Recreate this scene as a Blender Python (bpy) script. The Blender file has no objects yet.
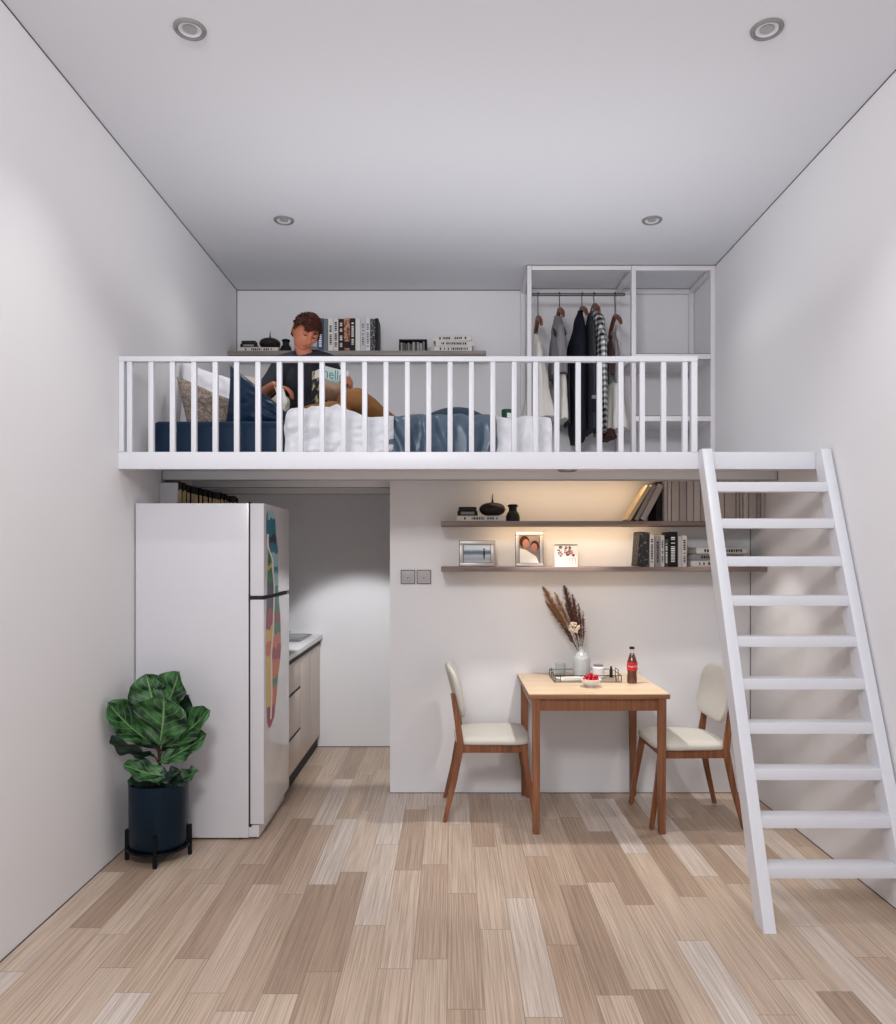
import bpy, bmesh, math, random
from mathutils import Vector, Matrix, Euler, noise
random.seed(7)
C = bpy.context.scene.collection
PI = math.pi

# ------------------------------------------------------------------ colours and materials
def lin(c):
    c = c/255.0
    return c/12.92 if c <= 0.04045 else ((c+0.055)/1.055)**2.4
def rgb(r, g, b): return (lin(r), lin(g), lin(b), 1.0)

class NT:
    def __init__(s, name):
        s.m = bpy.data.materials.new(name); s.m.use_nodes = True
        s.t = s.m.node_tree; s.t.nodes.clear()
        s.out = s.n('ShaderNodeOutputMaterial')
        s.b = s.n('ShaderNodeBsdfPrincipled'); s.l(s.b.outputs[0], s.out.inputs[0])
    def n(s, ty, **kw):
        nd = s.t.nodes.new(ty)
        for k, v in kw.items(): setattr(nd, k, v)
        return nd
    def l(s, a, b): s.t.links.new(a, b)
    def set(s, **kw):
        for k, v in kw.items(): s.b.inputs[k.replace('_', ' ')].default_value = v
    def math(s, op, a, b=None, c=None):
        nd = s.n('ShaderNodeMath', operation=op)
        for i, v in enumerate((a, b, c)):
            if v is None: continue
            if isinstance(v, (int, float)): nd.inputs[i].default_value = v
            else: s.l(v, nd.inputs[i])
        return nd.outputs[0]
    def mix(s, f, a, b, mode='MIX'):
        nd = s.n('ShaderNodeMix', data_type='RGBA', blend_type=mode)
        if isinstance(f, (int, float)): nd.inputs[0].default_value = f
        else: s.l(f, nd.inputs[0])
        for i, v in ((6, a), (7, b)):
            if isinstance(v, tuple): nd.inputs[i].default_value = v
            else: s.l(v, nd.inputs[i])
        return nd.outputs[2]
    def bump(s, h, strength, dist):
        nd = s.n('ShaderNodeBump'); nd.inputs['Strength'].default_value = strength
        nd.inputs['Distance'].default_value = dist
        s.l(h, nd.inputs['Height']); s.l(nd.outputs[0], s.b.inputs['Normal'])

def mat(name, col, rough=0.5, vary=0.06, scale=8, bump=0, metal=0, coat=0, bscale=None):
    k = NT(name); k.set(Roughness=rough, Metallic=metal)
    if max(col[:3]) < .12 and not coat: k.set(Specular_IOR_Level=.22)
    if coat: k.set(Coat_Weight=coat, Coat_Roughness=0.08)
    tc = k.n('ShaderNodeTexCoord')
    nz = k.n('ShaderNodeTexNoise'); nz.inputs['Scale'].default_value = scale; nz.inputs['Detail'].default_value = 3
    k.l(tc.outputs['Object'], nz.inputs['Vector'])
    dark = tuple(c*(1-vary) for c in col[:3])+(1,); lite = tuple(min(1, c*(1+vary)) for c in col[:3])+(1,)
    k.l(k.mix(nz.outputs[0], dark, lite), k.b.inputs['Base Color'])
    if bump:
        n2 = k.n('ShaderNodeTexNoise'); n2.inputs['Scale'].default_value = bscale or scale*12
        k.l(tc.outputs['Object'], n2.inputs['Vector']); k.bump(n2.outputs[0], bump, 0.002)
    return k.m

def wood(name, a, b, rough=0.4, axis=0, sc=1.0):
    k = NT(name); k.set(Roughness=rough)
    tc = k.n('ShaderNodeTexCoord'); mp = k.n('ShaderNodeMapping')
    s = [60*sc, 60*sc, 60*sc]; s[axis] = 3*sc; mp.inputs['Scale'].default_value = s
    k.l(tc.outputs['Object'], mp.inputs['Vector'])
    nz = k.n('ShaderNodeTexNoise'); nz.inputs['Scale'].default_value = 1; nz.inputs['Detail'].default_value = 4
    k.l(mp.outputs[0], nz.inputs['Vector'])
    r = k.n('ShaderNodeValToRGB'); r.color_ramp.elements[0].position = .3; r.color_ramp.elements[1].position = .7
    r.color_ramp.elements[0].color = a; r.color_ramp.elements[1].color = b
    k.l(nz.outputs[0], r.inputs[0]); k.l(r.outputs[0], k.b.inputs['Base Color'])
    return k.m

M = {}
M['wall'] = mat('wall_paint', rgb(232, 231, 233), .85, .012, 1.5, .05, bscale=180)
M['ceil'] = mat('ceiling_paint', rgb(226, 227, 232), .9, .012, 1.2)
M['white'] = mat('white_lacquer', rgb(222, 223, 229), .38, .015, 3)
M['frame_white'] = mat('white_metal', rgb(228, 225, 228), .45, .02, 3)
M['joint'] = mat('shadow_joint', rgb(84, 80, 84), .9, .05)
M['fridge'] = mat('fridge_enamel', rgb(214, 213, 218), .22, .02, 2, coat=.3)
M['fridge_door'] = mat('fridge_door_enamel', rgb(212, 210, 214), .15, .02, 2, coat=.6)
M['gasket'] = mat('dark_rubber', rgb(42, 42, 46), .6)
M['cab'] = mat('cabinet_laminate', rgb(214, 198, 186), .4, .03, 3)
M['counter'] = mat('counter_stone', rgb(228, 226, 228), .25, .03, 30)
M['steel'] = mat('brushed_steel', rgb(150, 150, 152), .3, .08, 20, metal=.9)
M['black'] = mat('black_plastic', rgb(28, 28, 32), .45, .1)
M['char'] = mat('charcoal_ceramic', rgb(42, 36, 38), .4, .15, 20)
M['dark_pot'] = mat('dark_blue_glaze', rgb(5, 28, 44), .3, .1, 6)
M['blackmetal'] = mat('black_metal', rgb(18, 22, 28), .4, .1, metal=.4)
M['soil'] = mat('soil', rgb(44, 32, 26), 1, .4, 60, .6)
M['chair'] = wood('chair_wood', rgb(108, 64, 40), rgb(152, 96, 62), .38, 2)
M['tleg'] = wood('table_frame_wood', rgb(112, 68, 44), rgb(156, 102, 68), .38, 2)
M['ttop'] = wood('table_top_wood', rgb(206, 180, 148), rgb(226, 202, 172), .35, 0, .7)
M['tedge'] = wood('table_edge_wood', rgb(132, 86, 54), rgb(158, 108, 72), .4, 0)
M['shelf'] = wood('shelf_wood', rgb(104, 86, 80), rgb(134, 114, 106), .5, 0)
M['loftshelf'] = wood('loft_shelf_wood', rgb(128, 118, 112), rgb(160, 150, 143), .5, 0)
M['seat'] = mat('seat_fabric', rgb(206, 202, 194), .8, .05, 20, .3)
M['navy'] = mat('navy_sheet', rgb(18, 42, 66), .42, .25, 5)
M['navy2'] = mat('navy_satin', rgb(22, 46, 72), .35, .3, 6)
M['slate'] = mat('slate_satin', rgb(84, 102, 120), .32, .25, 6)
M['teal'] = mat('dark_teal_cover', rgb(48, 70, 86), .5, .2, 6)
M['duvet'] = mat('white_cotton', rgb(232, 232, 236), .85, .04, 6, .3)
M['skin'] = mat('skin', rgb(172, 104, 76), .5, .12, 12)
M['lips'] = mat('lips', rgb(150, 72, 66), .5)
M['hair'] = mat('brown_hair', rgb(62, 32, 24), .95, .5, 60, .8)
M['shirt'] = mat('black_cotton', rgb(42, 43, 52), .85, .2, 10, .3)
M['greytrim'] = mat('grey_cotton', rgb(110, 114, 122), .85, .1)
M['trouser'] = mat('tan_cotton', rgb(146, 98, 52), .8, .18, 8, .4)
M['eye'] = mat('eye_dark', rgb(30, 20, 18), .2)
M['paper'] = mat('paper', rgb(228, 224, 216), .8, .03)
M['metalrod'] = mat('rod_metal', rgb(120, 116, 116), .35, .05, metal=.6)
M['hangwood'] = wood('hanger_wood', rgb(84, 38, 26), rgb(140, 76, 48), .4, 1)
M['coat'] = mat('black_wool', rgb(24, 26, 38), .85, .2, 8, .4)
M['jacket'] = mat('charcoal_wool', rgb(58, 60, 66), .85, .15, 8, .4)
M['cream'] = mat('cream_linen', rgb(222, 218, 212), .85, .05, 5, .3)
M['greyw'] = mat('grey_linen', rgb(132, 130, 134), .85, .12, 5, .3)
M['brownc'] = mat('brown_cloth', rgb(74, 48, 42), .85, .15, 8)
M['creamp'] = mat('cream_pillowcase', rgb(214, 202, 192), .8, .05, 6, .3)
M['green'] = mat('green_glaze', rgb(16, 78, 54), .3, .1)
M['red'] = mat('red_skin', rgb(190, 18, 34), .25, .25, 40)
M['pampas'] = mat('dry_plume', rgb(168, 122, 82), .9, .35, 60)
M['pampas2'] = mat('dark_plume', rgb(116, 74, 58), .9, .3, 60)
M['cream_flower'] = mat('cream_flower', rgb(222, 200, 176), .9, .1, 40)
M['stem'] = mat('plant_stem', rgb(62, 50, 32), .8, .2)
M['chromeframe'] = mat('pewter_frame', rgb(168, 160, 156), .35, .1, 20, metal=.3)
M['label_red'] = mat('label_red', rgb(205, 30, 36), .4)
M['cap'] = mat('bottle_cap', rgb(34, 22, 22), .4)
M['switch'] = mat('switch_plate', rgb(176, 172, 174), .4, .03)
M['whiteglaze'] = mat('white_glaze', rgb(236, 234, 234), .2, .02)
M['lensglass'] = mat('downlight_lens', rgb(170, 168, 168), .3, .05)
M['ringgrey'] = mat('downlight_ring', rgb(132, 128, 130), .4, .1)
M['tealink'] = mat('teal_ink', rgb(16, 150, 150), .6)
M['darkink'] = mat('dark_ink', rgb(34, 32, 34), .7)
M['whiteink'] = mat('white_ink', rgb(236, 232, 228), .6)

def glass(name, col, rough=.02, trans=.95):
    k = NT(name); k.set(Roughness=rough, IOR=1.4, Transmission_Weight=trans); k.b.inputs['Base Color'].default_value = col
    return k.m
M['glass'] = glass('clear_glass', rgb(235, 240, 240), .03)
M['cola'] = mat('cola_brown', rgb(92, 42, 26), .08, .1, coat=.8)

def floor_mat():
    k = NT('oak_planks'); k.set(Roughness=.38)
    g = k.n('ShaderNodeNewGeometry'); sx = k.n('ShaderNodeSeparateXYZ'); k.l(g.outputs['Position'], sx.inputs[0])
    W, L = .126, .86
    u = k.math('DIVIDE', k.math('ADD', sx.outputs[0], 5.05), W); row = k.math('FLOOR', u)
    wn = k.n('ShaderNodeTexWhiteNoise', noise_dimensions='1D'); k.l(row, wn.inputs['W'])
    v = k.math('ADD', k.math('DIVIDE', sx.outputs[1], L), k.math('MULTIPLY', wn.outputs[0], 7.3)); col = k.math('FLOOR', v)
    cb = k.n('ShaderNodeCombineXYZ'); k.l(row, cb.inputs[0]); k.l(col, cb.inputs[1])
    w2 = k.n('ShaderNodeTexWhiteNoise', noise_dimensions='2D'); k.l(cb.outputs[0], w2.inputs['Vector'])
    r = k.n('ShaderNodeValToRGB'); e = r.color_ramp.elements
    e[0].position = 0; e[0].color = rgb(176, 153, 134); e[1].position = 1; e[1].color = rgb(220, 208, 198)
    for p, c in ((.14, rgb(186, 162, 142)), (.34, rgb(204, 182, 162)), (.75, rgb(212, 192, 173))):
        x = e.new(p); x.color = c
    k.l(w2.outputs['Value'], r.inputs[0])
    # grain streaks along the plank, shifted per plank
    sc = k.n('ShaderNodeCombineXYZ'); k.l(k.math('MULTIPLY', sx.outputs[0], 210), sc.inputs[0])
    k.l(k.math('MULTIPLY', sx.outputs[1], 2.2), sc.inputs[1]); k.l(k.math('MULTIPLY', w2.outputs['Value'], 90), sc.inputs[2])
    nz = k.n('ShaderNodeTexNoise'); nz.inputs['Scale'].default_value = 1; nz.inputs['Detail'].default_value = 5
    nz.inputs['Roughness'].default_value = .65; k.l(sc.outputs[0], nz.inputs['Vector'])
    gr = k.n('ShaderNodeValToRGB'); gr.color_ramp.elements[0].position = .33; gr.color_ramp.elements[1].position = .62
    gr.color_ramp.elements[0].color = (.60, .56, .53, 1); gr.color_ramp.elements[1].color = (1.04, 1.03, 1.02, 1)
    k.l(nz.outputs[0], gr.inputs[0])
    c = k.mix(1.0, r.outputs[0], gr.outputs[0], 'MULTIPLY')
    fu = k.math('FRACT', u); fv = k.math('FRACT', v)
    su = k.math('LESS_THAN', k.math('MINIMUM', fu, k.math('SUBTRACT', 1, fu)), .012)
    sv = k.math('LESS_THAN', k.math('MINIMUM', fv, k.math('SUBTRACT', 1, fv)), .0022)
    s = k.math('MAXIMUM', su, sv)
    c = k.mix(k.math('MULTIPLY', s, .45), c, rgb(92, 76, 66))
    k.l(c, k.b.inputs['Base Color']); k.bump(nz.outputs[0], .12, .002)
    return k.m
M['floor'] = floor_mat()

def leaf_mat(name, a, b, vein):
    k = NT(name); k.set(Roughness=.46)
    tc = k.n('ShaderNodeTexCoord'); s = k.n('ShaderNodeSeparateXYZ'); k.l(tc.outputs['UV'], s.inputs[0])
    av = k.math('ABSOLUTE', k.math('SUBTRACT', s.outputs[1], .5))
    ph = k.math('SUBTRACT', k.math('MULTIPLY', s.outputs[0], 6.5), k.math('MULTIPLY', av, 5.0))
    f = k.math('FRACT', ph); d = k.math('ABSOLUTE', k.math('SUBTRACT', f, .5))
    side = k.math('LESS_THAN', d, .05); mid = k.math('LESS_THAN', av, .018)
    vn = k.math('MAXIMUM', k.math('MULTIPLY', side, .55), mid)
    nz = k.n('ShaderNodeTexNoise'); nz.inputs['Scale'].default_value = 4; k.l(tc.outputs['UV'], nz.inputs['Vector'])
    rp = k.n('ShaderNodeValToRGB'); rp.color_ramp.elements[0].position = .38; rp.color_ramp.elements[1].position = .62; k.l(nz.outputs[0], rp.inputs[0])
    base = k.mix(rp.outputs[0], a, b)
    k.l(k.mix(vn, base, vein), k.b.inputs['Base Color'])
    k.bump(d, .35, .004)
    return k.m
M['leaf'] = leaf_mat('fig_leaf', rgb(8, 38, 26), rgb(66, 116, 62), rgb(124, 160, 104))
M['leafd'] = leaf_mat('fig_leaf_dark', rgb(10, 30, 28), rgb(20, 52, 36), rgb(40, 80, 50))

def checker_mat(name, a, b, s):
    k = NT(name); k.set(Roughness=.8); g = k.n('ShaderNodeTexCoord'); sx = k.n('ShaderNodeSeparateXYZ'); k.l(g.outputs['Object'], sx.inputs[0])
    sm = k.math('ADD', sx.outputs[0], k.math('MULTIPLY', sx.outputs[1], 1.0))
    fx = k.math('GREATER_THAN', k.math('FRACT', k.math('MULTIPLY', sm, s)), .5)
    fz = k.math('GREATER_THAN', k.math('FRACT', k.math('MULTIPLY', sx.outputs[2], s)), .5)
    q = k.math('MULTIPLY', k.math('ADD', fx, fz), .5)
    r = k.n('ShaderNodeValToRGB'); r.color_ramp.interpolation = 'CONSTANT'
    e = r.color_ramp.elements; e[0].color = a; e[1].position = .75; e[1].color = b; x = e.new(.25); x.color = tuple((p+q_)/3 for p, q_ in zip(a[:3], b[:3]))+(1,)
    k.l(q, r.inputs[0]); k.l(r.outputs[0], k.b.inputs['Base Color']); return k.m
M['gingham'] = checker_mat('black_white_gingham', rgb(16, 16, 20), rgb(225, 225, 225), 24)

def pillow_mat():
    k = NT('brocade'); k.set(Roughness=.8); tc = k.n('ShaderNodeTexCoord')
    vo = k.n('ShaderNodeTexNoise'); vo.inputs['Scale'].default_value = 75; vo.inputs['Detail'].default_value = 3; k.l(tc.outputs['Object'], vo.inputs['Vector'])
    r = k.n('ShaderNodeValToRGB'); r.color_ramp.elements[0].position = .42; r.color_ramp.elements[1].position = .6
    r.color_ramp.elements[0].color = rgb(122, 108, 98); r.color_ramp.elements[1].color = rgb(166, 152, 138)
    k.l(vo.outputs[0], r.inputs[0]); k.l(r.outputs[0], k.b.inputs['Base Color']); return k.m
M['brocade'] = pillow_mat()

def mottled(name, a, b, scale=60, rough=.6, lo=.45, hi=.55, stretch=(1, 1, 1)):
    k = NT(name); k.set(Roughness=rough); tc = k.n('ShaderNodeTexCoord'); mp = k.n('ShaderNodeMapping'); mp.inputs['Scale'].default_value = stretch
    k.l(tc.outputs['Object'], mp.inputs['Vector']); vo = k.n('ShaderNodeTexNoise'); vo.inputs['Scale'].default_value = scale; k.l(mp.outputs[0], vo.inputs['Vector'])
    r = k.n('ShaderNodeValToRGB'); r.color_ramp.elements[0].position = lo; r.color_ramp.elements[1].position = hi
    r.color_ramp.elements[0].color = a; r.color_ramp.elements[1].color = b
    k.l(vo.outputs[0], r.inputs[0]); k.l(r.outputs[0], k.b.inputs['Base Color']); return k.m

def zbands(name, stops, lo, hi, noise_amt=.12, scale=25, const=False, rough=.5):
    """colour bands along object z with a noisy border (pictures, stickers)"""
    k = NT(name); k.set(Roughness=rough); tc = k.n('ShaderNodeTexCoord'); s = k.n('ShaderNodeSeparateXYZ'); k.l(tc.outputs['Object'], s.inputs[0])
    nz = k.n('ShaderNodeTexNoise'); nz.inputs['Scale'].default_value = scale; k.l(tc.outputs['Object'], nz.inputs['Vector'])
    t = k.math('DIVIDE', k.math('SUBTRACT', s.outputs[2], lo), hi-lo)
    t = k.math('ADD', t, k.math('MULTIPLY', k.math('SUBTRACT', nz.outputs[0], .5), noise_amt*2))
    r = k.n('ShaderNodeValToRGB'); e = r.color_ramp.elements
    if const: r.color_ramp.interpolation = 'CONSTANT'
    e[0].position, e[0].color = stops[0]; e[1].position, e[1].color = stops[-1]
    for p, c in stops[1:-1]: x = e.new(p); x.color = c
    k.l(t, r.inputs[0]); k.l(r.outputs[0], k.b.inputs['Base Color']); return k.m

# ------------------------------------------------------------------ mesh helpers
def BM(): return bmesh.new()
def box(bm, x0, x1, y0, y1, z0, z1, bev=0, seg=2):
    r = bmesh.ops.create_cube(bm, size=1)
    vs = r['verts']
    for v in vs:
        v.co = Vector(((x0+x1)/2+v.co.x*(x1-x0), (y0+y1)/2+v.co.y*(y1-y0), (z0+z1)/2+v.co.z*(z1-z0)))
    if bev:
        es = set(e for v in vs for e in v.link_edges)
        bmesh.ops.bevel(bm, geom=list(es), offset=bev, segments=seg, profile=.6, affect='EDGES')
    return vs
def frame_of(d):
    d = d.normalized(); a = Vector((0, 0, 1)) if abs(d.z) < .9 else Vector((1, 0, 0))
    s = d.cross(a).normalized(); return s, s.cross(d).normalized()
def ring(bm, c, s, t, ra, rb, n): return [bm.verts.new(c+s*math.cos(2*PI*i/n)*ra+t*math.sin(2*PI*i/n)*rb) for i in range(n)]
def bridge(bm, a, b):
    n = len(a)
    for i in range(n): bm.faces.new((a[i], a[(i+1) % n], b[(i+1) % n], b[i]))
def tube(bm, pts, rad, n=10, cap=True):
    pts = [Vector(p) for p in pts]; rad = rad if isinstance(rad, (list, tuple)) else [rad]*len(pts)
    prev = None; s = None
    for i, p in enumerate(pts):
        d = (pts[min(i+1, len(pts)-1)]-pts[max(i-1, 0)]).normalized()
        if s is None: s, t = frame_of(d)
        else:
            s = (s-d*s.dot(d)).normalized(); t = s.cross(d)
        rg = ring(bm, p, s, t, rad[i], rad[i], n)
        if prev: bridge(bm, prev, rg)
        elif cap: bm.faces.new(rg)
        prev = rg
    if cap: bm.faces.new(list(reversed(prev)))
def beam(bm, a, b, wa, ha, wb=None, hb=None, side=None, bev=.003):
    """tapering rectangular bar from a to b; side = direction of its width"""
    a = Vector(a); b = Vector(b); d = (b-a).normalized(); wb = wb or wa; hb = hb or ha
    side = Vector(side) if side else Vector((0, 1, 0)); s = (side-d*side.dot(d)).normalized(); t = s.cross(d)
    vs = []
    for c, w, h in ((a, wa, ha), (b, wb, hb)):
        for q in ((-1, -1), (1, -1), (1, 1), (-1, 1)): vs.append(bm.verts.new(c+s*q[0]*w/2+t*q[1]*h/2))
    f = [(0, 1, 2, 3), (7, 6, 5, 4)]+[(i, i+4, (i+1) % 4+4, (i+1) % 4) for i in range(4)]
    for q in f: bm.faces.new([vs[i] for i in q])
    if bev:
        es = set(e for v in vs for e in v.link_edges); bmesh.ops.bevel(bm, geom=list(es), offset=bev, segments=2, affect='EDGES')
def lathe(bm, prof, c=(0, 0, 0), n=32, fn=None):
    c = Vector(c); prev = None
    for r, z in prof:
        rg = []
        for i in range(n):
            a = 2*PI*i/n; rr = max(r, .0004)*(fn(a, z) if fn else 1)
            rg.append(bm.verts.new(c+Vector((rr*math.cos(a), rr*math.sin(a), z))))
        if prev: bridge(bm, prev, rg)
        else: bm.faces.new(list(reversed(rg)))
        prev = rg
    bm.faces.new(prev)
def sphere(bm, c, r, sub=3, sc=(1, 1, 1), rot=None):
    vs = bmesh.ops.create_icosphere(bm, subdivisions=sub, radius=1)['verts']; c = Vector(c)
    for v in vs:
        p = Vector((v.co.x*r*sc[0], v.co.y*r*sc[1], v.co.z*r*sc[2]))
        v.co = c+(rot @ p if rot else p)
    return vs
def grid(bm, nu, nv, fn, uv=False):
    vs = [[bm.verts.new(fn(i/nu, j/nv)) for j in range(nv+1)] for i in range(nu+1)]
    lay = bm.loops.layers.uv.verify() if uv else None
    for i in range(nu):
        for j in range(nv):
            f = bm.faces.new((vs[i][j], vs[i+1][j], vs[i+1][j+1], vs[i][j+1]))
            if uv:
                for lp, (a, b) in zip(f.loops, ((i, j), (i+1, j), (i+1, j+1), (i, j+1))): lp[lay].uv = (a/nu, b/nv)
    return vs
def finish(bm, angle=35, fixn=True):
    if fixn: bmesh.ops.recalc_face_normals(bm, faces=bm.faces)
    me = bpy.data.meshes.new('m'); bm.to_mesh(me); bm.free()
    me.polygons.foreach_set('use_smooth', [True]*len(me.polygons))
    me.set_sharp_from_angle(angle=math.radians(angle))
    return me
def obj(name, bm, m, parent=None, world=False, angle=35, fixn=True):
    me = finish(bm, angle, fixn) if isinstance(bm, bmesh.types.BMesh) else bm
    if world and parent is not None:
        p = parent
        off = Vector((0, 0, 0))
        while p is not None: off += p.location; p = p.parent
        me.transform(Matrix.Translation(-off))
    me.materials.clear(); me.materials.append(m); me.name = name
    o = bpy.data.objects.new(name, me); C.objects.link(o)
    if parent is not None: o.parent = parent
    return o
def tag(o, label=None, cat=None, group=None, kind=None):
    if label: o['label'] = label
    if cat: o['category'] = cat
    if group: o['group'] = group
    if kind: o['kind'] = kind
    return o
def thing(name, label, cat, loc=(0, 0, 0), rotz=0, group=None):
    o = bpy.data.objects.new(name, None); C.objects.link(o); o.location = loc; o.rotation_euler = (0, 0, rotz)
    o.empty_display_size = .05
    return tag(o, label, cat, group)
def solo(name, bm, m, label, cat, group=None, angle=35):
    """a one-mesh thing given in world coordinates; its origin goes to its base"""
    me = finish(bm, angle)
    xs = [v.co for v in me.vertices]
    c = Vector(((min(v.x for v in xs)+max(v.x for v in xs))/2, (min(v.y for v in xs)+max(v.y for v in xs))/2, min(v.z for v in xs)))
    me.transform(Matrix.Translation(-c)); o = obj(name, me, m); o.location = c
    return tag(o, label, cat, group)
def struct(name, bm, m, parent=None):
    o = obj(name, bm, m, parent)
    if parent is None: o['kind'] = 'structure'
    return o
def dup(root, loc, rotz=None, label=None, group=None):
    r = root.copy(); C.objects.link(r); r.location = loc
    if rotz is not None: r.rotation_euler = (0, 0, rotz)
    if label: r['label'] = label
    if group: r['group'] = group
    for ch in list(root.children):
        c = ch.copy(); C.objects.link(c); c.parent = r
        for g in ch.children:
            d = g.copy(); C.objects.link(d); d.parent = c
    return r
def evaluated(bm, mods):
    me = bpy.data.meshes.new('tmp'); bm.to_mesh(me); bm.free()
    o = bpy.data.objects.new('tmp', me); C.objects.link(o)
    for ty, kw in mods:
        md = o.modifiers.new('m', ty)
        for k, v in kw.items(): setattr(md, k, v)
    dg = bpy.context.evaluated_depsgraph_get(); dg.update()
    res = bpy.data.meshes.new_from_object(o.evaluated_get(dg))
    bpy.data.objects.remove(o)
    res.polygons.foreach_set('use_smooth', [True]*len(res.polygons))
    return res
def text_mesh(s, size, ext=.0004):
    cu = bpy.data.curves.new('t', 'FONT'); cu.body = s; cu.size = size; cu.extrude = ext; cu.align_x = 'CENTER'; cu.align_y = 'CENTER'
    o = bpy.data.objects.new('t', cu); C.objects.link(o)
    dg = bpy.context.evaluated_depsgraph_get(); dg.update()
    me = bpy.data.meshes.new_from_object(o.evaluated_get(dg)); bpy.data.objects.remove(o)
    return me
def V(x, y, z): return Vector((x, y, z))

# ------------------------------------------------------------------ room shell
XL, XR, YB, YP, ZC = -1.65, 1.878, 5.94, 4.80, 3.534
YF = -0.6
ZL = 2.0        # loft floor level
b = BM(); box(b, XL-.1, XR+.1, YF, YB+.1, -.1, 0); struct('floor', b, M['floor'])
b = BM(); box(b, XL-.1, XR+.1, YF, YB+.1, ZC, ZC+.1); struct('ceiling', b, M['ceil'])
b = BM(); box(b, XL-.1, XL, YF, YB+.1, 0, ZC); struct('wall_left', b, M['wall'])
b = BM(); box(b, XR, XR+.1, YF, YB+.1, 0, ZC); struct('wall_right', b, M['wall'])
b = BM(); box(b, XL, XR, YB, YB+.1, 0, ZC); struct('wall_back', b, M['wall'])
b = BM(); box(b, -.375, XR, YP, YP+.1, 0, 1.97); struct('wall_partition', b, M['wall'])
# fine shadow joints where the planes meet
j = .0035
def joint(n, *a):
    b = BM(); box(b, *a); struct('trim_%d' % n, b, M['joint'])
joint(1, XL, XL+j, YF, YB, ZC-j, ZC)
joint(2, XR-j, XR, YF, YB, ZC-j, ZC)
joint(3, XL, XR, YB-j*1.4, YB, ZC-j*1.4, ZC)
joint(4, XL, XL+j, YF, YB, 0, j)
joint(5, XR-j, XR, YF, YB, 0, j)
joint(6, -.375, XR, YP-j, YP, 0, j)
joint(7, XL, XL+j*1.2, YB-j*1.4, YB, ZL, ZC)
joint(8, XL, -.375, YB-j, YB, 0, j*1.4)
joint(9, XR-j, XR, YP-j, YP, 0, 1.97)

# ------------------------------------------------------------------ loft platform
t = thing('loft_platform', 'white loft deck spanning the room wall to wall above the kitchen and dining table', 'loft platform', (0, 3.8, 1.918))
b = BM(); box(b, XL, XR, 3.85, YB, 1.97, ZL); obj('deck', b, M['wall'], t, True)
b = BM(); box(b, XL, XR, 3.82, 3.85, 1.918, 2.003, .002); obj('fascia_board', b, M['white'], t, True)
for y in (4.40, 4.91, 5.46):
    x1 = XR if y < 4.8 else -.375
    b = BM(); box(b, XL+.002, x1-.002, y, y+.06, 1.918, 1.97, .002); o = obj('joist', b, M['wall'], t, True)
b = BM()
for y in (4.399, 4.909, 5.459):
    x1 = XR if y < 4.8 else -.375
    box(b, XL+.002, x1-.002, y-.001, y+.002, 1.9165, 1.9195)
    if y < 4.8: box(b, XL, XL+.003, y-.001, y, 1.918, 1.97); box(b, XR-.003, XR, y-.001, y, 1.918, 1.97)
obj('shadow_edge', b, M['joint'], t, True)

t = thing('loft_railing', 'white railing of slim upright bars along the edge of the loft', 'railing', (0, 3.8, 2.003))
b = BM(); box(b, -1.648, 1.232, 3.815, 3.85, 2.452, 2.478, .003); obj('top_rail', b, M['white'], t, True)
for x0, x1 in ((-1.648, -1.622), (1.2, 1.23)):
    b = BM(); box(b, x0, x1, 3.816, 3.849, 2.003, 2.452, .002); obj('post', b, M['white'], t, True)
bal = None
for k in range(27):
    x = (129.4+21.38*k-450)/201.0
    if bal is None:
        b = BM(); box(b, -.0125, .0125, -.0125, .0125, 0, .449, .0025); bal = obj('baluster', b, M['white'], t); o = bal
    else: o = bal.copy(); C.objects.link(o); o.parent = t
    o.location = (x, 3.833-3.8, 0)

# ------------------------------------------------------------------ ladder
t = thing('loft_ladder', 'white wooden ladder stair with ten flat treads leaning on the loft edge', 'ladder', (1.55, 3.04, 0))
def ly(z): return 3.02+.37*z
for x in (1.236, 1.818):
    b = BM(); zt = 2.012; d = .095; w = .05
    P = [(ly(0), 0), (ly(zt), zt), (ly(zt)+.0 + .075, zt), (ly(0)+d, 0)]
    # foot cut flat on the floor, head cut flat over the fascia, back edge stops at the fascia
    P = [(ly(0), 0), (ly(zt), zt), (3.816, zt), (3.816, 1.915), (ly(0)+d, 0)]
    vs = [[b.verts.new((xx, p[0], p[1])) for p in P] for xx in (x, x+w)]
    b.faces.new(vs[0]); b.faces.new(list(reversed(vs[1])))
    for i in range(5): b.faces.new((vs[0][i], vs[1][i], vs[1][(i+1) % 5], vs[0][(i+1) % 5]))
    bmesh.ops.bevel(b, geom=list(b.edges), offset=.002, segments=1, affect='EDGES')
    obj('stringer', b, M['white'], t, True)
for k in range(10):
    z = .209+.179*k; y = ly(z)
    b = BM(); box(b, 1.286, 1.818, y+.004, y+.088, z-.024, z+.022, .002); obj('tread', b, M['white'], t, True)

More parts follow.
